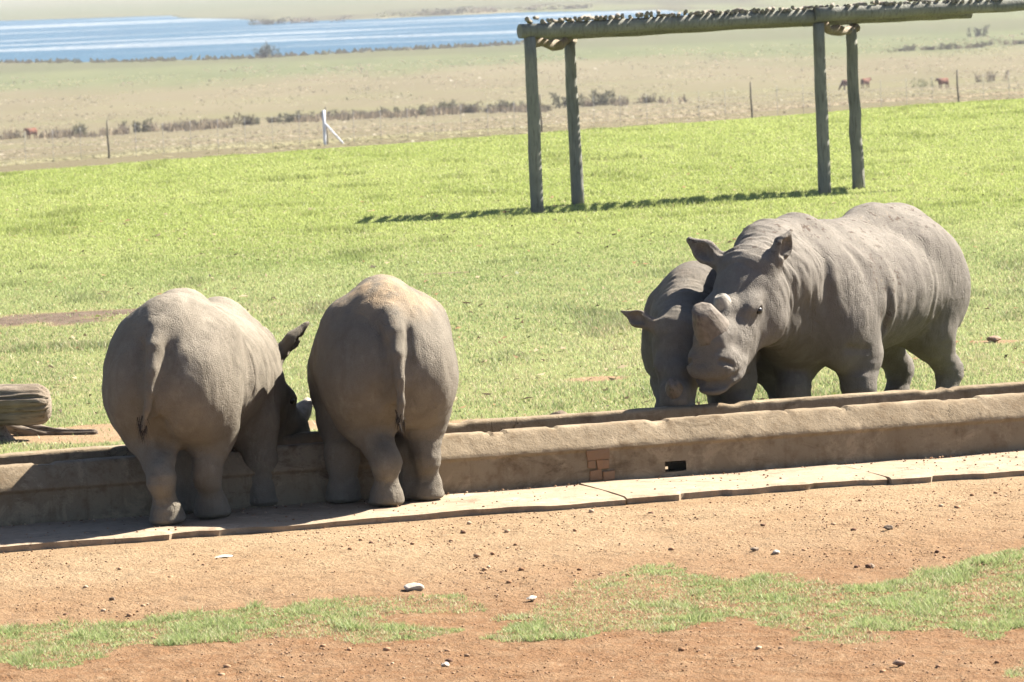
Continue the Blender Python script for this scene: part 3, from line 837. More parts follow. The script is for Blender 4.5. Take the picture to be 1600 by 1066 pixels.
    hc((0.14, 0, -0.19), (0.60, 0, -0.225), 0.155, 0.105)
    he((0.665, 0, -0.12), (0.155, 0.150, 0.125), 0.05)
    for sg in (1, -1):
        he((0.12, sg * 0.10, -0.17), (0.20, 0.12, 0.19))                            # jowl
        he((0.30, sg * 0.135, 0.025), (0.10, 0.055, 0.045), 0.05)                   # brow
        he((0.72, sg * 0.085, -0.100), (0.085, 0.070, 0.085), 0.04)                  # nostril wing
        he((0.655, sg * 0.095, -0.205), (0.13, 0.06, 0.065), 0.04)                   # lip corner
    he((0.595, 0, 0.01), (0.15, 0.125, 0.085), 0.06)                                # nasal boss
    he((0.40, 0, 0.065), (0.09, 0.085, 0.05), 0.05)
    he((0.0, 0, 0.12), (0.12, 0.17, 0.085), 0.07)                                   # poll crest
    he((0.785, 0, -0.125), (0.05, 0.135, 0.060), 0.03)                               # upper lip
    he((0.765, 0, -0.240), (0.085, 0.105, 0.048), 0.02)                             # lower lip
    MP = [(0.60, 0.165, -0.198), (0.70, 0.15, -0.194), (0.79, 0.09, -0.196), (0.83, 0, -0.198), (0.79, -0.09, -0.196), (0.70, -0.15, -0.194), (0.60, -0.165, -0.198)]
    f.groove([H(*q) for q in MP], 0.019, 0.085)
    for k_, zz in enumerate((0.030, 0.005, -0.022, -0.05)):                          # wrinkles over the nose
        f.groove([H(0.70 + 0.018 * k_, -0.12, zz - 0.05), H(0.735 + 0.02 * k_, -0.05, zz), H(0.74 + 0.02 * k_, 0.05, zz), H(0.70 + 0.018 * k_, 0.12, zz - 0.05)], 0.010, 0.007)
    for sg in (1, -1):
        f.cone(H(0.775, sg * 0.105, -0.055), H(0.745, sg * 0.150, -0.105), 0.020 * HS_, 0.012 * HS_, 0.015, 's')           # nostril
        he((0.315, sg * 0.195, -0.012), (0.032, 0.02, 0.024), 0.02, 's')            # eye socket
        E0 = lambda a, b, c: H(a, sg * b, c)
        ring = [E0(0.315 + 0.043 * math.cos(a), 0.188, -0.012 + 0.033 * math.sin(a)) for a in np.linspace(0, 2 * math.pi, 13)]
        f.groove(ring, 0.012, -0.012)
        ring = [E0(0.315 + 0.075 * math.cos(a), 0.185, -0.018 + 0.062 * math.sin(a)) for a in np.linspace(2.6, 6.6, 9)]
        f.groove(ring, 0.012, 0.012)
        f.groove([E0(0.40, 0.18, -0.02), E0(0.44, 0.175, -0.09), E0(0.42, 0.18, -0.17), E0(0.35, 0.19, -0.25)], 0.02, 0.014)
        f.groove([E0(0.22, 0.20, 0.06), E0(0.10, 0.19, 0.10), E0(0.02, 0.20, 0.09)], 0.016, 0.012)
        f.groove([E0(0.20, 0.21, 0.02), E0(0.09, 0.21, 0.05), E0(0.0, 0.21, 0.04)], 0.014, 0.010)
        f.groove([E0(0.66, 0.15, -0.14), E0(0.62, 0.165, -0.20), E0(0.60, 0.16, -0.26)], 0.014, 0.012)
        f.groove([E0(0.70, 0.15, -0.15), E0(0.665, 0.16, -0.21), E0(0.65, 0.155, -0.27)], 0.012, 0.010)
        for q_ in range(4):
            f.groove([H(-0.16 - 0.05 * q_, sg * 0.27, 0.05), H(-0.20 - 0.05 * q_, sg * 0.31, -0.12), H(-0.17 - 0.05 * q_, sg * 0.27, -0.30)], 0.014, 0.011)
        f.groove([E0(0.25, 0.195, 0.0), E0(0.27, 0.20, -0.045), E0(0.32, 0.20, -0.06), E0(0.37, 0.185, -0.045)], 0.014, 0.012)
        f.groove([E0(0.23, 0.2, -0.02), E0(0.27, 0.20, -0.08), E0(0.33, 0.20, -0.095)], 0.016, 0.010)
        f.groove([E0(0.26, 0.18, 0.04), E0(0.32, 0.175, 0.035), E0(0.38, 0.165, 0.02)], 0.013, 0.010)
        f.groove([E0(0.47, 0.165, -0.03), E0(0.52, 0.17, -0.10), E0(0.50, 0.165, -0.17)], 0.022, 0.012)
        f.groove([E0(0.55, 0.15, -0.02), E0(0.60, 0.17, -0.08), E0(0.59, 0.17, -0.16)], 0.018, 0.012)
        f.groove([E0(0.66, 0.12, 0.01), E0(0.69, 0.15, -0.03), E0(0.70, 0.165, -0.08)], 0.014, 0.009)
        f.groove([E0(0.63, 0.12, 0.02), E0(0.655, 0.155, -0.02), E0(0.66, 0.168, -0.07)], 0.012, 0.008)
        f.groove([E0(-0.04, 0.21, 0.02), E0(-0.06, 0.24, -0.12), E0(-0.02, 0.22, -0.28)], 0.035, 0.030)     # behind the jowl
    for dx in (-0.10, -0.16, -0.24):                                                # folds across the nape
        f.groove([H(dx, -0.2, 0.12), H(dx - 0.01, -0.1, 0.22), H(dx - 0.015, 0, 0.25), H(dx - 0.01, 0.1, 0.22), H(dx, 0.2, 0.12)], 0.022, 0.022)
    f.groove([H(0.12, -0.14, 0.14), H(0.09, 0, 0.18), H(0.12, 0.14, 0.14)], 0.02, 0.010)
    # --- ears (cups of skin on short stalks)
    for i, sg in enumerate((1, -1)):
        ea = d2l(ears[i][0]); eo = d2l(ears[i][1]); eo = eo - ea * (eo @ ea); eo /= np.linalg.norm(eo)
        el = ears[i][2] if len(ears[i]) > 2 else 0.25
        b0 = H(-0.01, sg * 0.155, 0.10)
        P = lambda t, o=0.0: b0 + ea * t * el + eo * o
        f.cone(b0 - ea * 0.03, P(0.22), 0.062, 0.056, 0.05)
        f.cone(P(0.18), P(0.52), 0.056, 0.078, 0.03, flat=(eo, 1.25))
        f.cone(P(0.5), P(0.95, -0.012), 0.077, 0.020, 0.03, flat=(eo, 1.35))
        f.cone(P(0.36, 0.048), P(0.58, 0.052), 0.030, 0.056, 0.012, 's', flat=(eo, 1.0))
        f.cone(P(0.56, 0.052), P(0.92, 0.036), 0.055, 0.014, 0.012, 's', flat=(eo, 1.0))
        if notch and sg < 0:
            sd_ = np.cross(ea, eo); sd_ = sd_ if sd_[2] < 0 else -sd_
            f.ell(P(0.70) + sd_ * 0.075, (0.035, 0.035, 0.035), 0.01, None, 's'); f.ell(P(0.86) + sd_ * 0.05, (0.022, 0.022, 0.022), 0.01, None, 's')
    # --- creases of the hide
    for sg in (1, -1):
        f.fold([(0.42 * L, 1.02), (0.40 * L, 0.86), (0.37 * L, 0.72), (0.38 * L, 0.60)], 0.026, 0.030 * foldk, sg)
        f.fold([(0.40 * L, 1.30), (0.45 * L, 1.10), (0.43 * L, 0.95)], 0.06, 0.012, sg)
        f.fold([(-0.26 * L, 1.30), (-0.20 * L, 1.08), (-0.20 * L, 0.84), (-0.28 * L, 0.60)], 0.026, 0.034 if hind_fold else 0.014, sg)
        f.fold([(-0.12 * L, 1.30), (-0.08 * L, 1.05), (-0.10 * L, 0.85)], 0.05, 0.010, sg)
        for q, xx in enumerate((0.06, 0.17, 0.27)):
            f.fold([(xx * L, 1.25), ((xx + 0.03) * L, 1.0), ((xx + 0.02) * L, 0.7)], 0.045, 0.009, sg)
        f.fold([(0.92 * L, 1.36), (0.98 * L, 1.10), (0.95 * L, 0.85)], 0.035, 0.024, sg, 0.05)
        f.fold([(0.72 * L, 1.40), (0.62 * L, 1.20), (0.58 * L, 1.05)], 0.05, 0.014, sg, 0.03)
        f.groove([(0.78 * L, sg * 0.40, 0.62), (0.62 * L, sg * 0.44, 0.60), (0.46 * L, sg * 0.42, 0.64)], 0.035, 0.022)
        f.groove([(-1.02 * L, sg * 0.10, 1.22), (-1.12 * L, sg * 0.105, 1.0), (-1.10 * L, sg * 0.10, 0.72)], 0.05, 0.020)
        f.groove([(-0.98 * L, sg * 0.24, 0.92), (-1.02 * L, sg * 0.22, 0.72), (-0.92 * L, sg * 0.24, 0.55)], 0.06, 0.012)
    f.groove([(-1.02 * L, 0, 0.84), (-1.0 * L, 0, 0.66), (-0.85 * L, 0, 0.52)], 0.05, 0.060)
    f.groove([(-1.0 * L, 0.02, 0.86), (-1.0 * L, 0.015, 0.70)], 0.018, 0.012)
    # --- tail
    if tail:
        for sg in (1, -1):
            f.groove([np.array(q) + [0.02, sg * 0.08, 0.0] for q in tail[1:5]], 0.032, 0.036)
        tp = [np.array(q) for q in tail]; rad = np.interp(np.linspace(0, 1, len(tp)), [0, .3, .6, 1], [0.064, 0.050, 0.036, 0.020])
        for i in range(len(tp) - 1):
            f.cone(tp[i], tp[i + 1], rad[i], rad[i + 1], 0.018 if i else 0.06)
        for i in range(1, len(tp)):
            for u in (0.0, 0.33, 0.66):
                c = tp[i - 1] * (1 - u) + tp[i] * u
                f.groove([c + [-0.05, -0.05, 0.0], c + [-0.07, 0, 0.0], c + [-0.05, 0.05, 0.0]], 0.010, 0.002)
    V, F = f.mesh()
    V = relax(V, F, 2, 0.5)
    N = vnormals(V, F)
    q = V + seed * 3.1
    lump = (vnoise3(q * 4) - 0.5) * 0.016 + (vnoise3(q * 11) - 0.5) * 0.008 + (vnoise3(q * np.array([26, 26, 12.0])) - 0.5) * 0.0045
    nk = sstep(0.95 * L, 1.15 * L, V[:, 0]) * (1 - sstep(0.25, 0.05, np.linalg.norm(V - H(0.35, 0, -0.05), axis=1) - 0.25))
    lump = lump + nk * (vnoise3(q @ (HR * 1.0) * np.array([34, 8, 7.0]) + 90) - 0.5) * 0.018
    lg_ = sstep(0.62, 0.45, V[:, 2])
    lump = lump + lg_ * (vnoise3(q * np.array([7, 7, 34.0])) - 0.5) * 0.010
    sh_ = sstep(0.25, 0.05, np.hypot(V[:, 0] - 0.42 * L, V[:, 2] - 0.75)) + sstep(0.3, 0.05, np.hypot(V[:, 0] + 0.35 * L, V[:, 2] - 0.7))
    lump = lump + sh_ * (vnoise3(q * np.array([30, 30, 6.0]) + 40) - 0.5) * 0.012
    V = V + N * lump[:, None]
    V[:, 2] = np.maximum(V[:, 2], 0.003)
    dust = dustf(V, N) if dustf else sstep(0.35, 0.9, N[:, 2])
    mud = mudf(V, N) if mudf else np.zeros(len(V))
    root = empty('rhinoceros', (ox, oy, 0.006), heading)
    root.scale = (sc, sc, sc)
    tag(root, label, 'rhinoceros', 'rhinos at the trough')
    obj('body', np_mesh('body', V, F, skin, attrs={'dust': dust, 'mud': mud}), root)
    hm = Matrix(HR.tolist()).to_quaternion()
    h, r0, r1 = horn
    o = obj('horn', horn_mesh('front_horn', h * HS_, r0 * HS_, r1 * HS_, M[hornmat], bend=-0.02, seed=seed), root)
    o.location = H(0.615, 0, 0.055); o.rotation_mode = 'QUATERNION'; o.rotation_quaternion = hm @ Matrix.Rotation(math.radians(16), 3, 'Y').to_quaternion()
    if stub:
        o = obj('horn', horn_mesh('rear_horn', 0.060 * HS_, 0.060 * HS_, 0.040 * HS_, M['horn_pale'], seed=seed + 5), root)
        o.location = H(0.40, 0, 0.095); o.rotation_mode = 'QUATERNION'; o.rotation_quaternion = hm
    for sg in (1, -1):
        o = obj('eye', EYE, root); o.location = H(0.315, sg * 0.176, -0.012); o.scale = (0.022 * HS_,) * 3
    if tail:
        tip = np.array(tail[-1]); r = random.Random(seed)
        VV = []; FF = []
        for i in range(70):
            a = tip + np.array([r.gauss(0, .014), r.gauss(0, .014), r.uniform(-0.01, 0.09)]); b = a + np.array([r.gauss(-0.01, .02), r.gauss(0, .02), -r.uniform(0.06, 0.13)])
            w = np.array([r.uniform(-1, 1), r.uniform(-1, 1), 0]) * 0.004
            n0 = len(VV); VV += [a - w, a + w, b]; FF.append([n0, n0 + 1, n0 + 2])
        obj('tail_tuft', np_mesh('tail_tuft', VV, FF, M['hair'], smooth=False), root)
    return root

def heading_of(v): return math.atan2(v[1], v[0])
def dust_top(V, N): return sstep(0.3, 0.95, N[:, 2])
def dust_rump(V, N): return sstep(1.22, 1.45, V[:, 2]) * sstep(-0.1, -0.55, V[:, 0]) + 0.35 * sstep(0.5, 0.95, N[:, 2])
def dust_nape(V, N): return sstep(1.0, 1.2, V[:, 2]) * sstep(0.25, -0.25, V[:, 1])
def mud_back(V, N): return np.clip(sstep(1.22, 1.46, V[:, 2]) + 0.8 * sstep(0.35, 0.1, np.hypot(V[:, 0] - 0.42, (V[:, 2] - 1.0) * 0.8)), 0, 1)
# A: rear view, left, head down to the right
rhino('rhino seen from behind beside the dead log, torn ear raised, drinking', (-2.09, 33.48), math.radians(90 - 12), 0.955,
      dict(HL=(-2.27, 32.72), HR=(-1.99, 32.98), FL=(-2.18, 33.35), FR=(-1.70, 33.60)),
      (-1.76, 34.42, 0.83), (0.36, 0.50, -0.62), M['skin_a'], ears=[((-0.6, 0.2, 0.5), (-0.3, -0.6, 0.3), 0.24), ((0.66, 0.05, 0.62), (0.70, -0.3, -0.5), 0.36)],
      tail=[(-0.84, 0.0, 1.31), (-0.97, 0.0, 1.20), (-1.055, 0.0, 1.06), (-1.085, 0.012, 0.92), (-1.085, 0.04, 0.80), (-1.06, 0.08, 0.67)], seed=1, droop=0.20, widthf=0.88, lenf=0.90, notch=True, hornmat='horn_pale', dustf=dust_top)
# B: rear view, middle
rhino('rhino seen squarely from behind in the middle, ochre dust on its rump', (-0.875, 33.92), math.radians(90 + 6), 0.958,
      dict(HL=(-0.86, 33.26), HR=(-0.60, 33.55), FL=(-1.15, 33.58), FR=(-0.70, 33.62)),
      (-0.98, 34.85, 0.85), (0.0, 0.40, -0.80), M['skin_b'], ears=[((-0.5, 0.5, 0.3), (-0.3, 0.6, 0.3)), ((0.4, 0.5, 0.3), (0.3, 0.6, 0.3))], lenf=0.86,
      tail=[(-0.82, -0.02, 1.31), (-0.95, -0.025, 1.20), (-1.03, -0.03, 1.06), (-1.06, -0.035, 0.90), (-1.06, -0.04, 0.74), (-1.03, -0.03, 0.60)], seed=2, droop=0.18, widthf=0.89, dustf=dust_rump)
# D: large one facing the camera on the right
rhino('large rhino on the right lifting its head over the trough, mud along its back', (2.52, 37.53), heading_of((-0.53, -0.85)), 1.035,
      dict(FL=(2.50, 36.80), FR=(2.02, 36.75), HL=(3.22, 38.05), HR=(2.88, 38.35)),
      (1.70, 35.95, 1.205), (-0.42, -0.75, -0.50), M['skin_d'], ears=[((0.55, 0.15, 0.75), (0.6, -0.6, -0.2), 0.29), ((-0.80, 0.1, 0.60), (-0.2, -0.95, -0.2), 0.31)],
      horn=(0.185, 0.112, 0.070), vox=0.0125, tail=[(-1.02, 0.0, 1.25), (-1.12, 0, 1.05), (-1.13, 0, 0.85), (-1.12, 0, 0.65)], seed=3, dustf=dust_top, mudf=mud_back, hscale=1.13, nape=((1.19, -0.03, 1.35), (0.24, 0.19, 0.18)), lenf=1.11, droop=0.05, hind_fold=False)
# C: younger one behind, drinking
rhino('smaller rhino with its muzzle down in the trough, half hidden by the large one', (1.46, 37.05), heading_of((-0.24, -0.97)), 0.82,
      dict(FL=(1.60, 36.42), FR=(1.10, 36.35), HL=(1.95, 37.60), HR=(1.50, 37.65)),
      (1.17, 35.80, 0.84), (-0.09, -0.62, -0.68), M['skin_c'], ears=[((0.75, 0.15, 0.4), (0.4, -0.8, 0.1)), ((-0.86, 0.1, 0.42), (-0.3, -0.9, 0.1), 0.37)],
      horn=(0.15, 0.085, 0.05), tail=None, seed=4, dustf=dust_nape, hscale=1.05, stub=False)

# ------------------------------------------------------------------ grass
def blades(name, x, y, h, w, col, lean=0.6, zoff=0.0):
    n = len(x); z = terr(x, y) + zoff
    a = RNG.random(n) * 2 * np.pi
    b = RNG.random(n) * 2 * np.pi; ln = lean * h * (0.3 + RNG.random(n))
    wx, wy = np.cos(a) * w * 0.5, np.sin(a) * w * 0.5
    tx, ty = np.cos(b) * ln, np.sin(b) * ln
    V = np.empty((n, 3, 3), np.float32)
    V[:, 0] = np.stack([x - wx, y - wy, z - 0.004], -1); V[:, 1] = np.stack([x + wx, y + wy, z - 0.004], -1)
    V[:, 2] = np.stack([x + tx, y + ty, z + h], -1)
    F = np.arange(3 * n).reshape(n, 3)
    cc = np.repeat(col[:, None, :], 3, 1).reshape(-1, 3)
    return np_mesh(name, V.reshape(-1, 3), F, M['grass'], smooth=False, attrs={'col': cc})
def mixc(a, b, t): return np.asarray(a) * (1 - t[:, None]) + np.asarray(b) * t[:, None]
def grass_colour(x, y, dry):
    n = len(x)
    g = mixc((0.185, 0.24, 0.09), (0.33, 0.365, 0.165), np.clip(fbm(x * 0.35, y * 0.18, 4) * 1.6 - 0.3 + RNG.normal(0, .22, n), 0, 1))
    lush = sstep(52, 70, y)
    g = mixc(g, (0.215, 0.255, 0.055), lush * np.clip(0.45 + RNG.normal(0, .2, n), 0, 1)) if False else g * (1 - 0.55 * lush[:, None]) + 0.55 * lush[:, None] * np.array((0.37, 0.415, 0.11))
    d = (RNG.random(n) < dry)[:, None]
    g = np.where(d, mixc((0.33, 0.28, 0.15), (0.45, 0.40, 0.25), RNG.random(n)), g)
    return g * (0.85 + 0.3 * RNG.random((n, 1)))
N0 = 1650000
u = RNG.random(N0); yy = 34.6 * (112 / 34.6) ** (u ** 0.85)
xx = (RNG.random(N0) * 2 - 1) * (0.118 * yy + 1.0) + 0.006 * yy
N2 = 380000                                               # thinner cover to the sides of the view
y2 = 34.6 * (112 / 34.6) ** (RNG.random(N2) ** 0.85); x2 = (0.118 * y2 + 0.8) * (1 + 1.0 * RNG.random(N2)) * np.where(RNG.random(N2) < 0.5, -1, 1) + 0.006 * y2
xx = np.concatenate([xx, x2]); yy = np.concatenate([yy, y2]); side = np.concatenate([np.zeros(N0, bool), np.ones(N2, bool)]); N0 = N0 + N2
ld = lawn_density(xx, yy)
keep = RNG.random(N0) < ld * (0.35 + 0.65 * sstep(0.3, 0.6, fbm(xx * 4, yy * 2.5, 2)))
xx, yy, side = xx[keep], yy[keep], side[keep]
tuft = sstep(0.60, 0.78, fbm(xx * 1.1 + 9, yy * 0.7, 3))
hh = (0.016 + 0.016 * RNG.random(len(xx))) * (1 + 1.1 * tuft) * (1 + 0.25 * sstep(50, 80, yy))
dry = np.clip(0.30 - 0.27 * sstep(40, 62, yy) + 0.25 * sstep(0.5, 0.7, fbm(xx * 0.8 + 3, yy * 0.4, 3)) * (1 - sstep(50, 70, yy)), 0.03, 1)
cg = grass_colour(xx, yy, dry) * (1 - 0.25 * tuft[:, None])
tag(obj('lawn_grass', blades('lawn_grass', xx, yy, hh, (0.0052 + 0.00013 * yy) * np.where(side, 2.4, 1.0), cg, 0.8)), 'short green grass of the lawn behind the trough', 'grass', kind='stuff')
n_l = len(xx)
# foreground patches
N1 = 700000
xx = RNG.random(N1) * 9.2 - 4.6; yy = 24.3 + RNG.random(N1) * 7.0
fg = front_grass(xx, yy)
dens = sstep(0.27, 0.46, fbm(xx * 1.7, yy * 1.1, 4)) * (0.25 + 0.75 * sstep(0.36, 0.52, fbm(xx * 6.5 + 2, yy * 4.5, 3)))
keep = fg & (RNG.random(N1) < 0.34 + 0.66 * dens)
xx, yy, dens = xx[keep], yy[keep], dens[keep]
tuft = sstep(0.50, 0.70, fbm(xx * 4.2 + 5, yy * 3.2, 3)) * dens
hh = (0.012 + 0.014 * RNG.random(len(xx))) * (0.75 + 1.35 * tuft)
g = mixc((0.16, 0.225, 0.075), (0.32, 0.36, 0.15), RNG.random(len(xx)))
pale = (RNG.random(len(xx)) < 0.15 + 0.4 * (1 - dens))[:, None]
g = np.where(pale, mixc((0.32, 0.28, 0.15), (0.42, 0.38, 0.235), RNG.random(len(xx))), g)
tag(obj('foreground_grass', blades('foreground_grass', xx, yy, hh, 0.006 + 0 * xx, g, 1.3)), 'straggling grass patches on the red soil in front', 'grass', kind='stuff')

# ------------------------------------------------------------------ gravel, clods and stones
def rock_proto(seed, n=5):
    import bmesh
    bm = bmesh.new(); bmesh.ops.create_icosphere(bm, subdivisions=1, radius=1)
    r = random.Random(seed)
    for v in bm.verts: v.co = v.co * r.uniform(0.68, 1.2)
    V = np.array([v.co[:] for v in bm.verts]); F = np.array([[v.index for v in f.verts] for f in bm.faces]); bm.free()
    return V, F
NG = 34000
gx = RNG.random(NG) * 9.6 - 4.8; gy = 24.0 + RNG.random(NG) ** 0.9 * 10.2
t, s = trough_ts(gx, gy)
cl = fbm(gx * 0.9, gy * 0.6, 4)
band = np.exp(-((t + 2.1) / 0.5) ** 2)
keep = (t < -1.06) & (RNG.random(NG) < 0.08 + 0.7 * sstep(0.45, 0.7, cl) + 0.5 * band * sstep(0.4, 0.6, fbm(gx * 2, gy * 2, 3)))
gx, gy = gx[keep], gy[keep]
sz = 0.0028 + 0.0055 * RNG.random(len(gx)) ** 3 + 0.012 * (RNG.random(len(gx)) < 0.012)
# crumbs along the foot of the wall and on the apron
nx = 900; s2 = RNG.random(nx) * 10 - 5; t2 = np.where(RNG.random(nx) < 0.5, -RNG.random(nx) ** 2 * 0.16 - 0.01, -RNG.random(nx) * 1.0)
q = trough_world(s2, t2, 0.0)
pxyz = np.concatenate([np.stack([gx, gy, terr(gx, gy)], -1), np.stack([q[:, 0], q[:, 1], np.full(nx, 0.006)], -1)])
sz = np.concatenate([sz, 0.003 + 0.006 * RNG.random(nx) ** 2])
n = len(pxyz)
pr = [rock_proto(i) for i in range(8)]
VV = []; FF = []; CC = []; off = 0
cols = np.array([(0.24, 0.145, 0.085), (0.17, 0.095, 0.052), (0.34, 0.25, 0.17), (0.11, 0.062, 0.04), (0.26, 0.17, 0.105)])
pk = RNG.integers(0, 8, n); ck = RNG.choice(5, n, p=[.38, .24, .12, .07, .19])
for i in range(8):
    m = np.where(pk == i)[0]
    if not len(m): continue
    V, F = pr[i]
    a = RNG.random(len(m)) * 6.28; ca, sa = np.cos(a), np.sin(a)
    X = V[None, :, 0] * ca[:, None] - V[None, :, 1] * sa[:, None]; Y = V[None, :, 0] * sa[:, None] + V[None, :, 1] * ca[:, None]
    P = np.stack([X * 1.15, Y, np.broadcast_to(V[None, :, 2] * 0.75, X.shape)], -1) * sz[m][:, None, None] + pxyz[m][:, None, :] + np.array([0, 0, 1])[None, None] * (sz[m] * 0.35)[:, None, None]
    FF.append((F[None] + (np.arange(len(m)) * len(V))[:, None, None] + off).reshape(-1, 3)); VV.append(P.reshape(-1, 3))
    CC.append(np.repeat(cols[ck[m]], len(V), 0)); off += len(m) * len(V)
tag(obj('gravel', np_mesh('gravel', np.concatenate(VV), np.concatenate(FF), M['gravel'], smooth=False, attrs={'col': np.concatenate(CC) * 1.15})), 'loose gravel and clods scattered over the soil', 'gravel', kind='stuff')
# dung crumbs and dead leaves on the lawn
NL = 1900
lx = (RNG.random(NL) * 2 - 1); ly = 35.6 + RNG.random(NL) ** 1.4 * 45; lx = lx * (0.118 * ly + 1)
t, s = trough_ts(lx, ly); kp = (t > 1.2) & (fbm(lx * 0.6, ly * 0.4, 3) > 0.42); lx, ly = lx[kp], ly[kp]; n = len(lx)
a = RNG.random(n) * 6.28; sz = 0.012 + 0.03 * RNG.random(n) ** 2; lz = terr(lx, ly) + 0.018 + 0.012 * RNG.random(n)
Q = np.empty((n, 4, 3))
for k in range(4):
    th = a + k * math.pi / 2; Q[:, k] = np.stack([lx + np.cos(th) * sz * (1.5 if k % 2 else 0.8), ly + np.sin(th) * sz * (1.5 if k % 2 else 0.8), lz + RNG.normal(0, 0.010, n)], -1)
lc = np.array([(0.30, 0.19, 0.11), (0.075, 0.06, 0.035), (0.42, 0.33, 0.22), (0.11, 0.13, 0.035)])[RNG.choice(4, n, p=[.25, .4, .15, .2])]
tag(obj('leaf_litter', np_mesh('leaf_litter', Q.reshape(-1, 3), np.arange(4 * n).reshape(n, 4), M['grass'], smooth=False, attrs={'col': np.repeat(lc, 4, 0)})), 'dead leaves and crumbs scattered over the lawn', 'leaf litter', kind='stuff')

def boulder(name, loc, dims, mat, seed, rz=0.0, sub=3, flat=0.0):
    import bmesh
    bm = bmesh.new(); bmesh.ops.create_icosphere(bm, subdivisions=sub, radius=1)
    V = np.array([v.co[:] for v in bm.verts]); F = [[v.index for v in f.verts] for f in bm.faces]; bm.free()
    r = np.random.default_rng(seed)
    for _ in range(9):                                    # planar chips give it facets
        d = r.normal(size=3); d /= np.linalg.norm(d); c = r.uniform(0.55, 0.85)
        e = V @ d; V = V - np.maximum(e - c, 0)[:, None] * d[None]
    V = V * (1 + 0.10 * (vnoise3(V * 3 + seed) - 0.5)[:, None]) * (np.array(dims) / 2)
    me = np_mesh(name, V, F, mat, smooth=False)
    o = obj(name, me); o.location = (loc[0], loc[1], float(terr(loc[0], loc[1])) + dims[2] * 0.36); o.rotation_euler = (0, 0, rz)
    return o
ST = [((-0.62, 29.07), (0.13, 0.10, 0.055), 'stone_pale', 'pale angular stone at the edge of the left grass patch'),
      ((-1.82, 31.12), (0.13, 0.09, 0.022), 'stone_pale', 'flat pale stone half sunk in soil below the left rhinos'),
      ((1.86, 25.31), (0.07, 0.06, 0.035), 'stone_red', 'small reddish stone at the bottom right of the soil'),
      ((-0.41, 25.96), (0.05, 0.04, 0.03), 'stone_pale', 'small pale stone at the bottom edge of the soil'),
      ((1.39, 30.28), (0.055, 0.05, 0.04), 'stone_brown', 'brown stone, left of the close pair on the soil'),
      ((1.51, 30.20), (0.07, 0.05, 0.03), 'stone_pale', 'pale stone, right of the close pair on the soil'),
      ((2.25, 31.04), (0.07, 0.06, 0.035), 'stone_brown', 'dark brown clod lying on the soil at the right'),
      ((0.05, 28.51), (0.09, 0.07, 0.03), 'stone_pale', 'pale flat stone at the tip of the right grass patch'),
      ((2.02, 29.46), (0.06, 0.05, 0.04), 'stone_brown', 'brown clod just above the right grass patch'),
      ((-2.35, 29.15), (0.04, 0.04, 0.03), 'stone_brown', 'small brown clod above the left grass patch'),
      ((4.2, 44.53), (0.18, 0.13, 0.07), 'stone_red', 'reddish rock on the lawn behind the large rhino'),
      ((0.33, 38.9), (0.21, 0.14, 0.085), 'stone_brown', 'brown rock on the lawn just behind the trough')]
for i, (loc, dm, mt, lb) in enumerate(ST):
    tag(boulder('stone' if dm[0] < 0.17 else 'rock', loc, dm, M[mt], 20 + i, random.uniform(0, 3)), lb, 'stone' if dm[0] < 0.17 else 'rock')

# ------------------------------------------------------------------ dead log
def log_mesh(name, a, b, r0, r1, seed, n=84, m=60, end_dip=0.25):
    a = np.array(a, float); b = np.array(b, float); d = (b - a); L = np.linalg.norm(d); d /= L
    u = np.cross(d, (0, 0, 1.0)); u /= np.linalg.norm(u); w = np.cross(u, d)
    V = []
    th = np.linspace(0, 2 * np.pi, n, endpoint=False)
    for i in range(m):
        t = i / (m - 1); R = r0 + (r1 - r0) * t
        rid = fbm(th / (2 * np.pi) * 22 + seed, np.full(n, t * 1.6 + seed), 3); big = fbm(np.cos(th) * 1.2 + 5 + seed, np.sin(th) * 1.2 + t * 2.2 + 9, 3)
        crk = np.clip(0.16 - np.abs(fbm(th / (2 * np.pi) * 13 + seed * 3 + 0.35 * math.sin(5 * t), np.full(n, t * 1.1 + seed), 2) - 0.5), 0, 1)
        rr = R * (0.60 + 0.42 * big * 1.3 + 0.30 * (rid - 0.5) - 1.6 * crk * (np.sin(th * 3 + 2 * t) > -0.2))
        if t > 0.96: rr = rr * (1 - 0.35 * ((t - 0.96) / 0.04) ** 2)
        c = a + d * L * t + w * 0.05 * math.sin(3 * t + seed)
        V.append(c[None] + u[None] * (rr * np.cos(th))[:, None] + w[None] * (rr * np.sin(th) * 0.9)[:, None])
    V = np.concatenate(V); F = [[i * n + k, (i + 1) * n + k, (i + 1) * n + (k + 1) % n, i * n + (k + 1) % n] for i in range(m - 1) for k in range(n)]
    c = len(V); V = np.concatenate([V, [a, b]])
    F += [[c, k, (k + 1) % n] for k in range(n)] + [[c + 1, (m - 1) * n + (k + 1) % n, (m - 1) * n + k] for k in range(n)]
    return np_mesh(name, V, F, M['log'])
lg = empty('dead_log', (-4.1, 39.0, 0)); tag(lg, 'thick weathered dead log raised at the left edge behind the trough', 'log')
obj('trunk', log_mesh('trunk', (-1.5, 0.05, 0.18), (0.55, -0.02, 0.33), 0.24, 0.185, 1.0), lg)
obj('branch_stub', log_mesh('branch_stub', (0.0, 0.02, 0.22), (0.30, 0.0, -0.02), 0.10, 0.07, 2.0, 40, 24), lg)
b = obj('fallen_branch', log_mesh('fallen_branch', (-3.95, 39.45, 0.10), (-3.22, 39.25, 0.03), 0.085, 0.05, 3.0, 48, 40)); tag(b, 'short split branch lying flat at the foot of the dead log', 'branch')

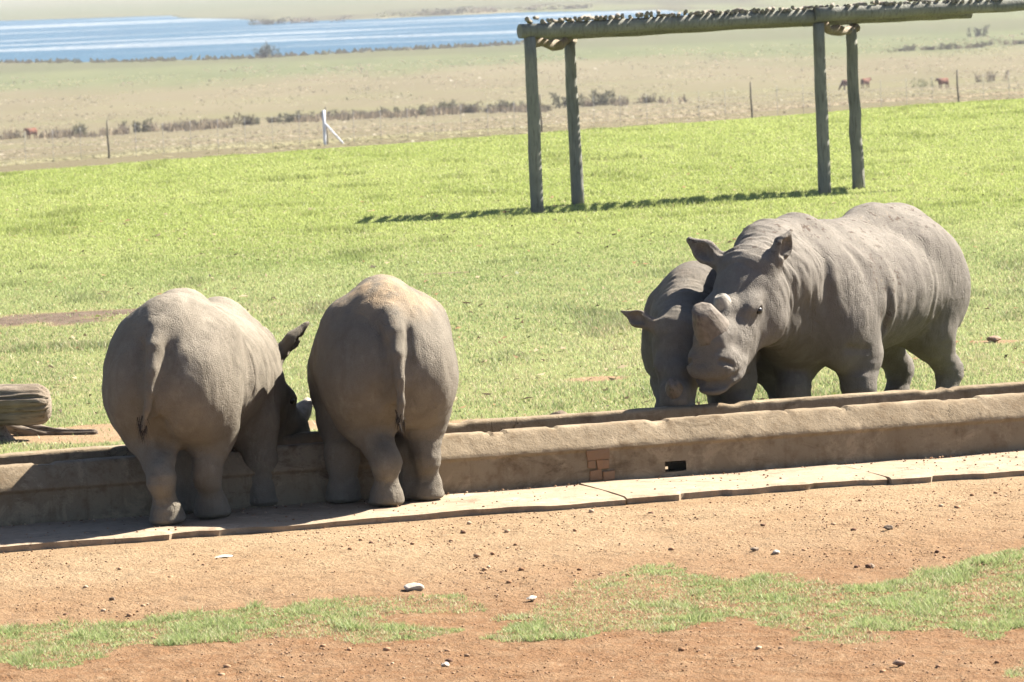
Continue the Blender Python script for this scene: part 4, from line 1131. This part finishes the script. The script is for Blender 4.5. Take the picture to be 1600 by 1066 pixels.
# ------------------------------------------------------------------ far fence, shrubs, cattle
fe = empty('wire_fence', (0, 240, -5)); tag(fe, 'thin wire fence with timber posts beyond the lawn', 'fence')
def fxy(i): return -78.2 + i * 1.25, 240 + 0.225 * (-78.2 + i * 1.25)
post_me = tube('post', lerp_pts((0, 0, -0.4), (0, 0, 1.75), 4, 0.02, 5), [0.05, 0.047, 0.045, 0.043], M['fencepost'], 8, 0.04, 2)
drop_me = tube('dropper', lerp_pts((0, 0, -0.1), (0, 0, 1.5), 4, 0.015, 6), [0.010] * 4, M['wire'], 5, 0.04, 3)
wires = []
for i in range(0, 129):
    x, y = fxy(i); z = float(terr(x, y))
    big = i % 8 == 0
    o = obj('post' if big else 'dropper', post_me if big else drop_me, fe); o.location = (x, y - 240, z + 5)
    wires.append((x, y - 240, z + 5))
for k, hgt in enumerate((0.35, 0.7, 1.05, 1.4)):
    obj('wire', tube('wire', [(p[0], p[1], p[2] + hgt) for p in wires[::4]], [0.003] * len(wires[::4]), M['wire'], 4, 0, k), fe)
wx, wy = -8.3, 238.0; wz = float(terr(wx, wy))
cp = empty('corner_post', (wx, wy, wz)); tag(cp, 'white painted strainer post with slanting brace on the far fence line', 'post')
obj('post', tube('post', lerp_pts((0, 0, -0.3), (0.0, 0, 1.62), 4, 0.0, 1), [0.07] * 4, M['white'], 12, 0.01, 1), cp)
obj('brace', tube('brace', lerp_pts((0.04, 0, 1.0), (0.95, 0.1, -0.1), 4, 0.0, 1), [0.045] * 4, M['white'], 10, 0.01, 1), cp)

def shrub_mesh(name, w, h, seed, n, c0, c1, up=0.75):
    r = np.random.default_rng(seed)
    stems = max(4, n // 60); V = []; F = []; Cc = []
    bx = r.normal(0, w * 0.30, stems); by = r.normal(0, w * 0.2, stems); hh = h * r.uniform(0.5, 1.0, stems); lx = r.normal(0, w * 0.12, stems)
    for i in range(n):
        k = r.integers(stems); t = r.random() ** 1.15
        c = np.array([bx[k] + lx[k] * t, by[k], hh[k] * t]) + r.normal(0, 1, 3) * np.array([w * 0.07, w * 0.07, h * 0.05])
        d = r.normal(0, 1, 3) * (1 - up) + np.array([0, 0, up]); d /= np.linalg.norm(d); s = r.normal(0, 1, 3); s /= np.linalg.norm(s)
        l = h * r.uniform(0.14, 0.30); ww = h * r.uniform(0.02, 0.05); k0 = len(V)
        V += [c - s * ww, c + s * ww, c + d * l]; F.append([k0, k0 + 1, k0 + 2]); cc = np.array(c0) + (np.array(c1) - np.array(c0)) * r.random(); Cc += [cc] * 3
    return np_mesh(name, V, np.array(F), M['shrub'], smooth=False, attrs={'col': np.array(Cc)})
SH = [shrub_mesh('shrub', 2.6, 2.0, 1, 420, (0.09, 0.08, 0.048), (0.16, 0.135, 0.085)), shrub_mesh('shrub', 2.0, 2.4, 2, 380, (0.085, 0.085, 0.05), (0.15, 0.135, 0.08)),
      shrub_mesh('shrub', 3.4, 1.8, 3, 460, (0.11, 0.085, 0.06), (0.18, 0.14, 0.10)), shrub_mesh('shrub', 3.0, 1.4, 4, 380, (0.12, 0.13, 0.06), (0.2, 0.2, 0.1))]
SHP = [(-66.6, 696), (-57.4, 695), (-52.0, 699), (-50.1, 703), (-45.9, 706), (-42.0, 706), (-40.5, 711), (-36.3, 717), (-34.7, 721), (-32.3, 727), (-29.8, 722), (-27.8, 729), (-25.5, 730), (-23.3, 731), (-20.5, 729), (-18.7, 730), (-16.9, 729), (-15.0, 728), (-13.2, 729), (-11.4, 728), (-9.6, 729), (-7.7, 731), (-5.9, 730), (-4.0, 727), (-2.3, 726), (0.0, 727), (1.4, 726), (5.8, 716), (9.1, 729), (11.8, 731), (14.2, 730), (16.3, 734), (21.1, 732)]
SHS = {1: 1.0, 4: 0.8, 7: 1.0, 28: 0.9, 30: 1.05, 31: 1.0}
for i, (x, y) in enumerate(SHP):
    o = obj('shrub', SH[(i * 7 + i // 3) % 3]); k = SHS.get(i, random.uniform(0.6, 1.0))
    o.location = (x, y, float(terr(x, y)) - 0.05); o.scale = (k * 1.7, k * 1.3, k * random.uniform(0.65, 1.0)); o.rotation_euler = (0, 0, random.uniform(0, 6))
    tag(o, 'one of the low dry shrubs in the broken row across the tan plain', 'shrub', 'low dry shrubs in a row on the plain')
for i, (x, y, k) in enumerate([(61.4, 747, 0.9), (73.3, 766, 0.9)]):
    o = obj('shrub', SH[3 - i]); o.location = (x, y, float(terr(x, y)) - 0.05); o.scale = (k, k, k)
    tag(o, ('dark bush just left of the rightmost brown cow', 'round green bush right of the last fence post')[i], 'bush')
for i, (x, y, k) in enumerate([(85.8, 1103, 1.0), (88.5, 1106, 1.3), (91.1, 1108, 1.1), (93.6, 1105, 1.2), (96, 1101, 1.4), (99, 1103, 1.2), (101.8, 1104, 1.4), (106, 1120, 1.2), (111.5, 1132, 1.5), (116, 1135, 1.4)]):
    o = obj('shrub', SH[i % 3]); o.location = (x, y, float(terr(x, y)) - 0.05); o.scale = (k * 1.6, k * 0.8, k * 0.45); o.rotation_euler = (0, 0, i)
    tag(o, 'one of the brownish shrubs in the band at the far right, beyond the pergola', 'shrub', 'brownish shrubs at the far right')
o = obj('shrub', SH[1]); o.location = (122.5, 1310, float(terr(122.5, 1310))); o.scale = (1.8, 1.5, 1.1); tag(o, 'solitary green bush high up at the far right', 'bush')
# soft strip of dead grass along the shrub row
n = 5200; u = RNG.random(n); sxs = np.array([q[0] for q in SHP]); sys_ = np.array([q[1] for q in SHP])
rx = -70 + 96 * u; ry = np.interp(rx, sxs, sys_) + RNG.normal(0, 5, n)
kp = fbm(rx * 0.25, ry * 0.05, 3) > 0.51; rx, ry = rx[kp], ry[kp]; n = len(rx)
V = np.empty((n, 3, 3)); rz = terr(rx, ry); hgt = RNG.uniform(0.3, 1.25, n) * (0.5 + fbm(rx * 0.6, ry * 0.1, 2)); wd = RNG.uniform(0.08, 0.22, n)
V[:, 0] = np.stack([rx - wd, ry, rz], -1); V[:, 1] = np.stack([rx + wd, ry + RNG.normal(0, .3, n), rz], -1); V[:, 2] = np.stack([rx + RNG.normal(0, .25, n), ry, rz + hgt], -1)
rc = mixc((0.19, 0.15, 0.10), (0.33, 0.265, 0.18), RNG.random(n))
tag(obj('dry_grass', np_mesh('dry_grass', V.reshape(-1, 3), np.arange(3 * n).reshape(n, 3), M['shrub'], smooth=False, attrs={'col': np.repeat(rc, 3, 0)})), 'brown dead grass between the shrubs of the row on the plain', 'grass', kind='stuff')
# tussocks give the far plain its grain
n = 56000; ry = 230 * (1350 / 230) ** RNG.random(n); rx = (RNG.random(n) * 2 - 1) * (0.165 * ry + 4); rx = rx + 0.004 * ry
kp = (RNG.random(n) < sstep(0.35, 0.65, fbm(rx * 0.12, ry * 0.02, 4))); rx, ry = rx[kp], ry[kp]; n = len(rx)
V = np.empty((n, 3, 3)); rz = terr(rx, ry); hgt = RNG.uniform(0.04, 0.16, n) * (0.25 + ry / 700); wd = RNG.uniform(0.06, 0.24, n) * (0.2 + ry / 600)
V[:, 0] = np.stack([rx - wd, ry, rz - 0.02], -1); V[:, 1] = np.stack([rx + wd, ry + RNG.normal(0, .4, n), rz - 0.02], -1); V[:, 2] = np.stack([rx + RNG.normal(0, .3, n), ry + RNG.normal(0, .3, n), rz + hgt], -1)
rc = mixc((0.25, 0.208, 0.143), (0.31, 0.26, 0.18), RNG.random(n)); ol = sstep(0.5, 0.62, fbm(rx * 0.03, ry * 0.006, 3)); rc = mixc((0, 0, 0), (1, 1, 1), np.ones(n)) * rc * (1 - 0.5 * ol[:, None]) + 0.5 * ol[:, None] * np.array((0.27, 0.27, 0.14))
tag(obj('plain_grass', np_mesh('plain_grass', V.reshape(-1, 3), np.arange(3 * n).reshape(n, 3), M['grass'], smooth=False, attrs={'col': np.repeat(rc, 3, 0)})), 'dry tussocks of grass over the tan plain', 'grass', kind='stuff')
# the near lake shore: reeds and one dark square bush
rx = RNG.random(5200) * 420 - 330; ry = 1440 + RNG.random(5200) * 150
ins = lake_inside(rx, ry); nearw = lake_inside(rx, ry + 22) & ~ins
rx, ry = rx[nearw], ry[nearw]; n = len(rx)
V = np.empty((n, 3, 3)); rz = terr(rx, ry); hgt = RNG.uniform(0.5, 1.5, n); wd = RNG.uniform(0.4, 1.2, n)
V[:, 0] = np.stack([rx - wd, ry, rz], -1); V[:, 1] = np.stack([rx + wd, ry + RNG.normal(0, .5, n), rz], -1); V[:, 2] = np.stack([rx + RNG.normal(0, .6, n), ry, rz + hgt], -1)
rc = mixc((0.15, 0.12, 0.075), (0.19, 0.175, 0.09), RNG.random(n))
tag(obj('shore_reeds', np_mesh('shore_reeds', V.reshape(-1, 3), np.arange(3 * n).reshape(n, 3), M['shrub'], smooth=False, attrs={'col': np.repeat(rc, 3, 0)})), 'brown reeds along the near shore of the lake', 'reeds', kind='stuff')
o = obj('shrub', shrub_mesh('shrub', 4.6, 4.2, 9, 900, (0.05, 0.065, 0.05), (0.085, 0.10, 0.07), 0.3)); o.location = (-67.6, 1483, -25); tag(o, 'dark rounded bush on the near lake shore against the water', 'bush')
for i, (x, y, w) in enumerate([(-99, 2225, 3), (-85, 2230, 4), (-41, 2300, 4), (-30, 2290, 5), (-23, 2300, 4), (-6, 2310, 5), (12, 2320, 5), (30, 2310, 6)]):
    o = obj('shrub', SH[(i + 1) % 4]); o.location = (x, y, -24.9); o.scale = (w * 1.8, w, 1.1 + 0.2 * (i % 3)); tag(o, 'one of the dark bushes on the far shore of the lake', 'bush', 'bushes on the far lake shore')

def cow_mesh(seed, graze):
    f = Field((-1.2, -0.5, -0.02), (1.6, 0.5, 1.65), 0.035)
    f.ell((-0.5, 0, 0.98), (0.42, 0.30, 0.38), 0.1); f.ell((0.05, 0, 0.92), (0.7, 0.34, 0.36), 0.1); f.ell((0.55, 0, 0.98), (0.36, 0.27, 0.40), 0.1)
    f.cone((-0.8, 0, 1.2), (0.7, 0, 1.25), 0.1, 0.1, 0.12)
    hd = (1.15, 0, 0.42) if graze else (1.12, 0, 1.28)
    f.cone((0.7, 0, 1.1), hd, 0.23, 0.13, 0.1)
    mz = (1.3, 0, 0.12) if graze else (1.42, 0, 1.05)
    f.cone(hd, mz, 0.13, 0.085, 0.05)
    for sg in (1, -1):
        f.cone(hd, (hd[0] - 0.05, sg * 0.26, hd[2] + 0.1), 0.06, 0.03, 0.03)
        for x, kx in ((-0.68, -0.72), (0.55, 0.55)):
            f.cone((x, sg * 0.17, 0.75), (kx, sg * 0.17, 0.42), 0.14, 0.075, 0.08); f.cone((kx, sg * 0.17, 0.42), (kx + 0.02, sg * 0.17, 0.04), 0.07, 0.06, 0.03)
    f.cone((-0.9, 0, 1.2), (-0.98, 0, 0.5), 0.05, 0.035, 0.04)
    V, F = f.mesh(); V = relax(V, F, 2)
    return V, F
cm = NT('cow_hide', 0.85, 0.15); cm.color(cm.mix(cm.ramp(cm.noise(cm.coord(), 2.0, 4), 0.4, 0.62), C4(0.14, 0.055, 0.03), C4(0.085, 0.04, 0.028))); M['cow'] = cm.m
V1, F1 = cow_mesh(0, True); V2, F2 = cow_mesh(1, False)
me1, me2 = np_mesh('body', V1, F1, M['cow']), np_mesh('body', V2, F2, M['cow'])
for (x, y, hd, me, lb) in [(-63.3, 688, -2.2, me2, 'reddish brown cow alone at the far left of the plain'), (50.9, 752, 3.3, me1, 'dark brown grazing cow partly hidden behind the pergola post'),
                           (53.9, 759, 0.9, me2, 'brown cow just right of the rear pergola post, behind another'), (61.9, 718, -2.4, me2, 'rust brown cow at the far right of the plain')]:
    o = obj('cow', me); o.location = (x, y, float(terr(x, y))); o.rotation_euler = (0, 0, hd); o.scale = (1.1, 1.1, 1.1)
    tag(o, lb, 'cow', 'cattle on the plain')

# ------------------------------------------------------------------ air
HAZE = 0.00007
if HAZE:
    hb = box_mesh('haze', 9000, 13400, 60, None)
    hm = bpy.data.materials.new('haze'); hm.use_nodes = True; nt = hm.node_tree; nt.nodes.remove(nt.nodes['Principled BSDF'])
    pv = nt.nodes.new('ShaderNodeVolumePrincipled'); pv.inputs['Color'].default_value = (0.93, 0.95, 1.0, 1); pv.inputs['Density'].default_value = HAZE; pv.inputs['Anisotropy'].default_value = 0.2
    nt.links.new(pv.outputs[0], nt.nodes['Material Output'].inputs['Volume']); hb.materials.append(hm)
    ho = obj('haze', hb); ho.location = (0, 6600, -0.0); tag(ho, 'thin pale haze in the air over the plain', 'haze', kind='stuff')
    ho.location.z = 3.0
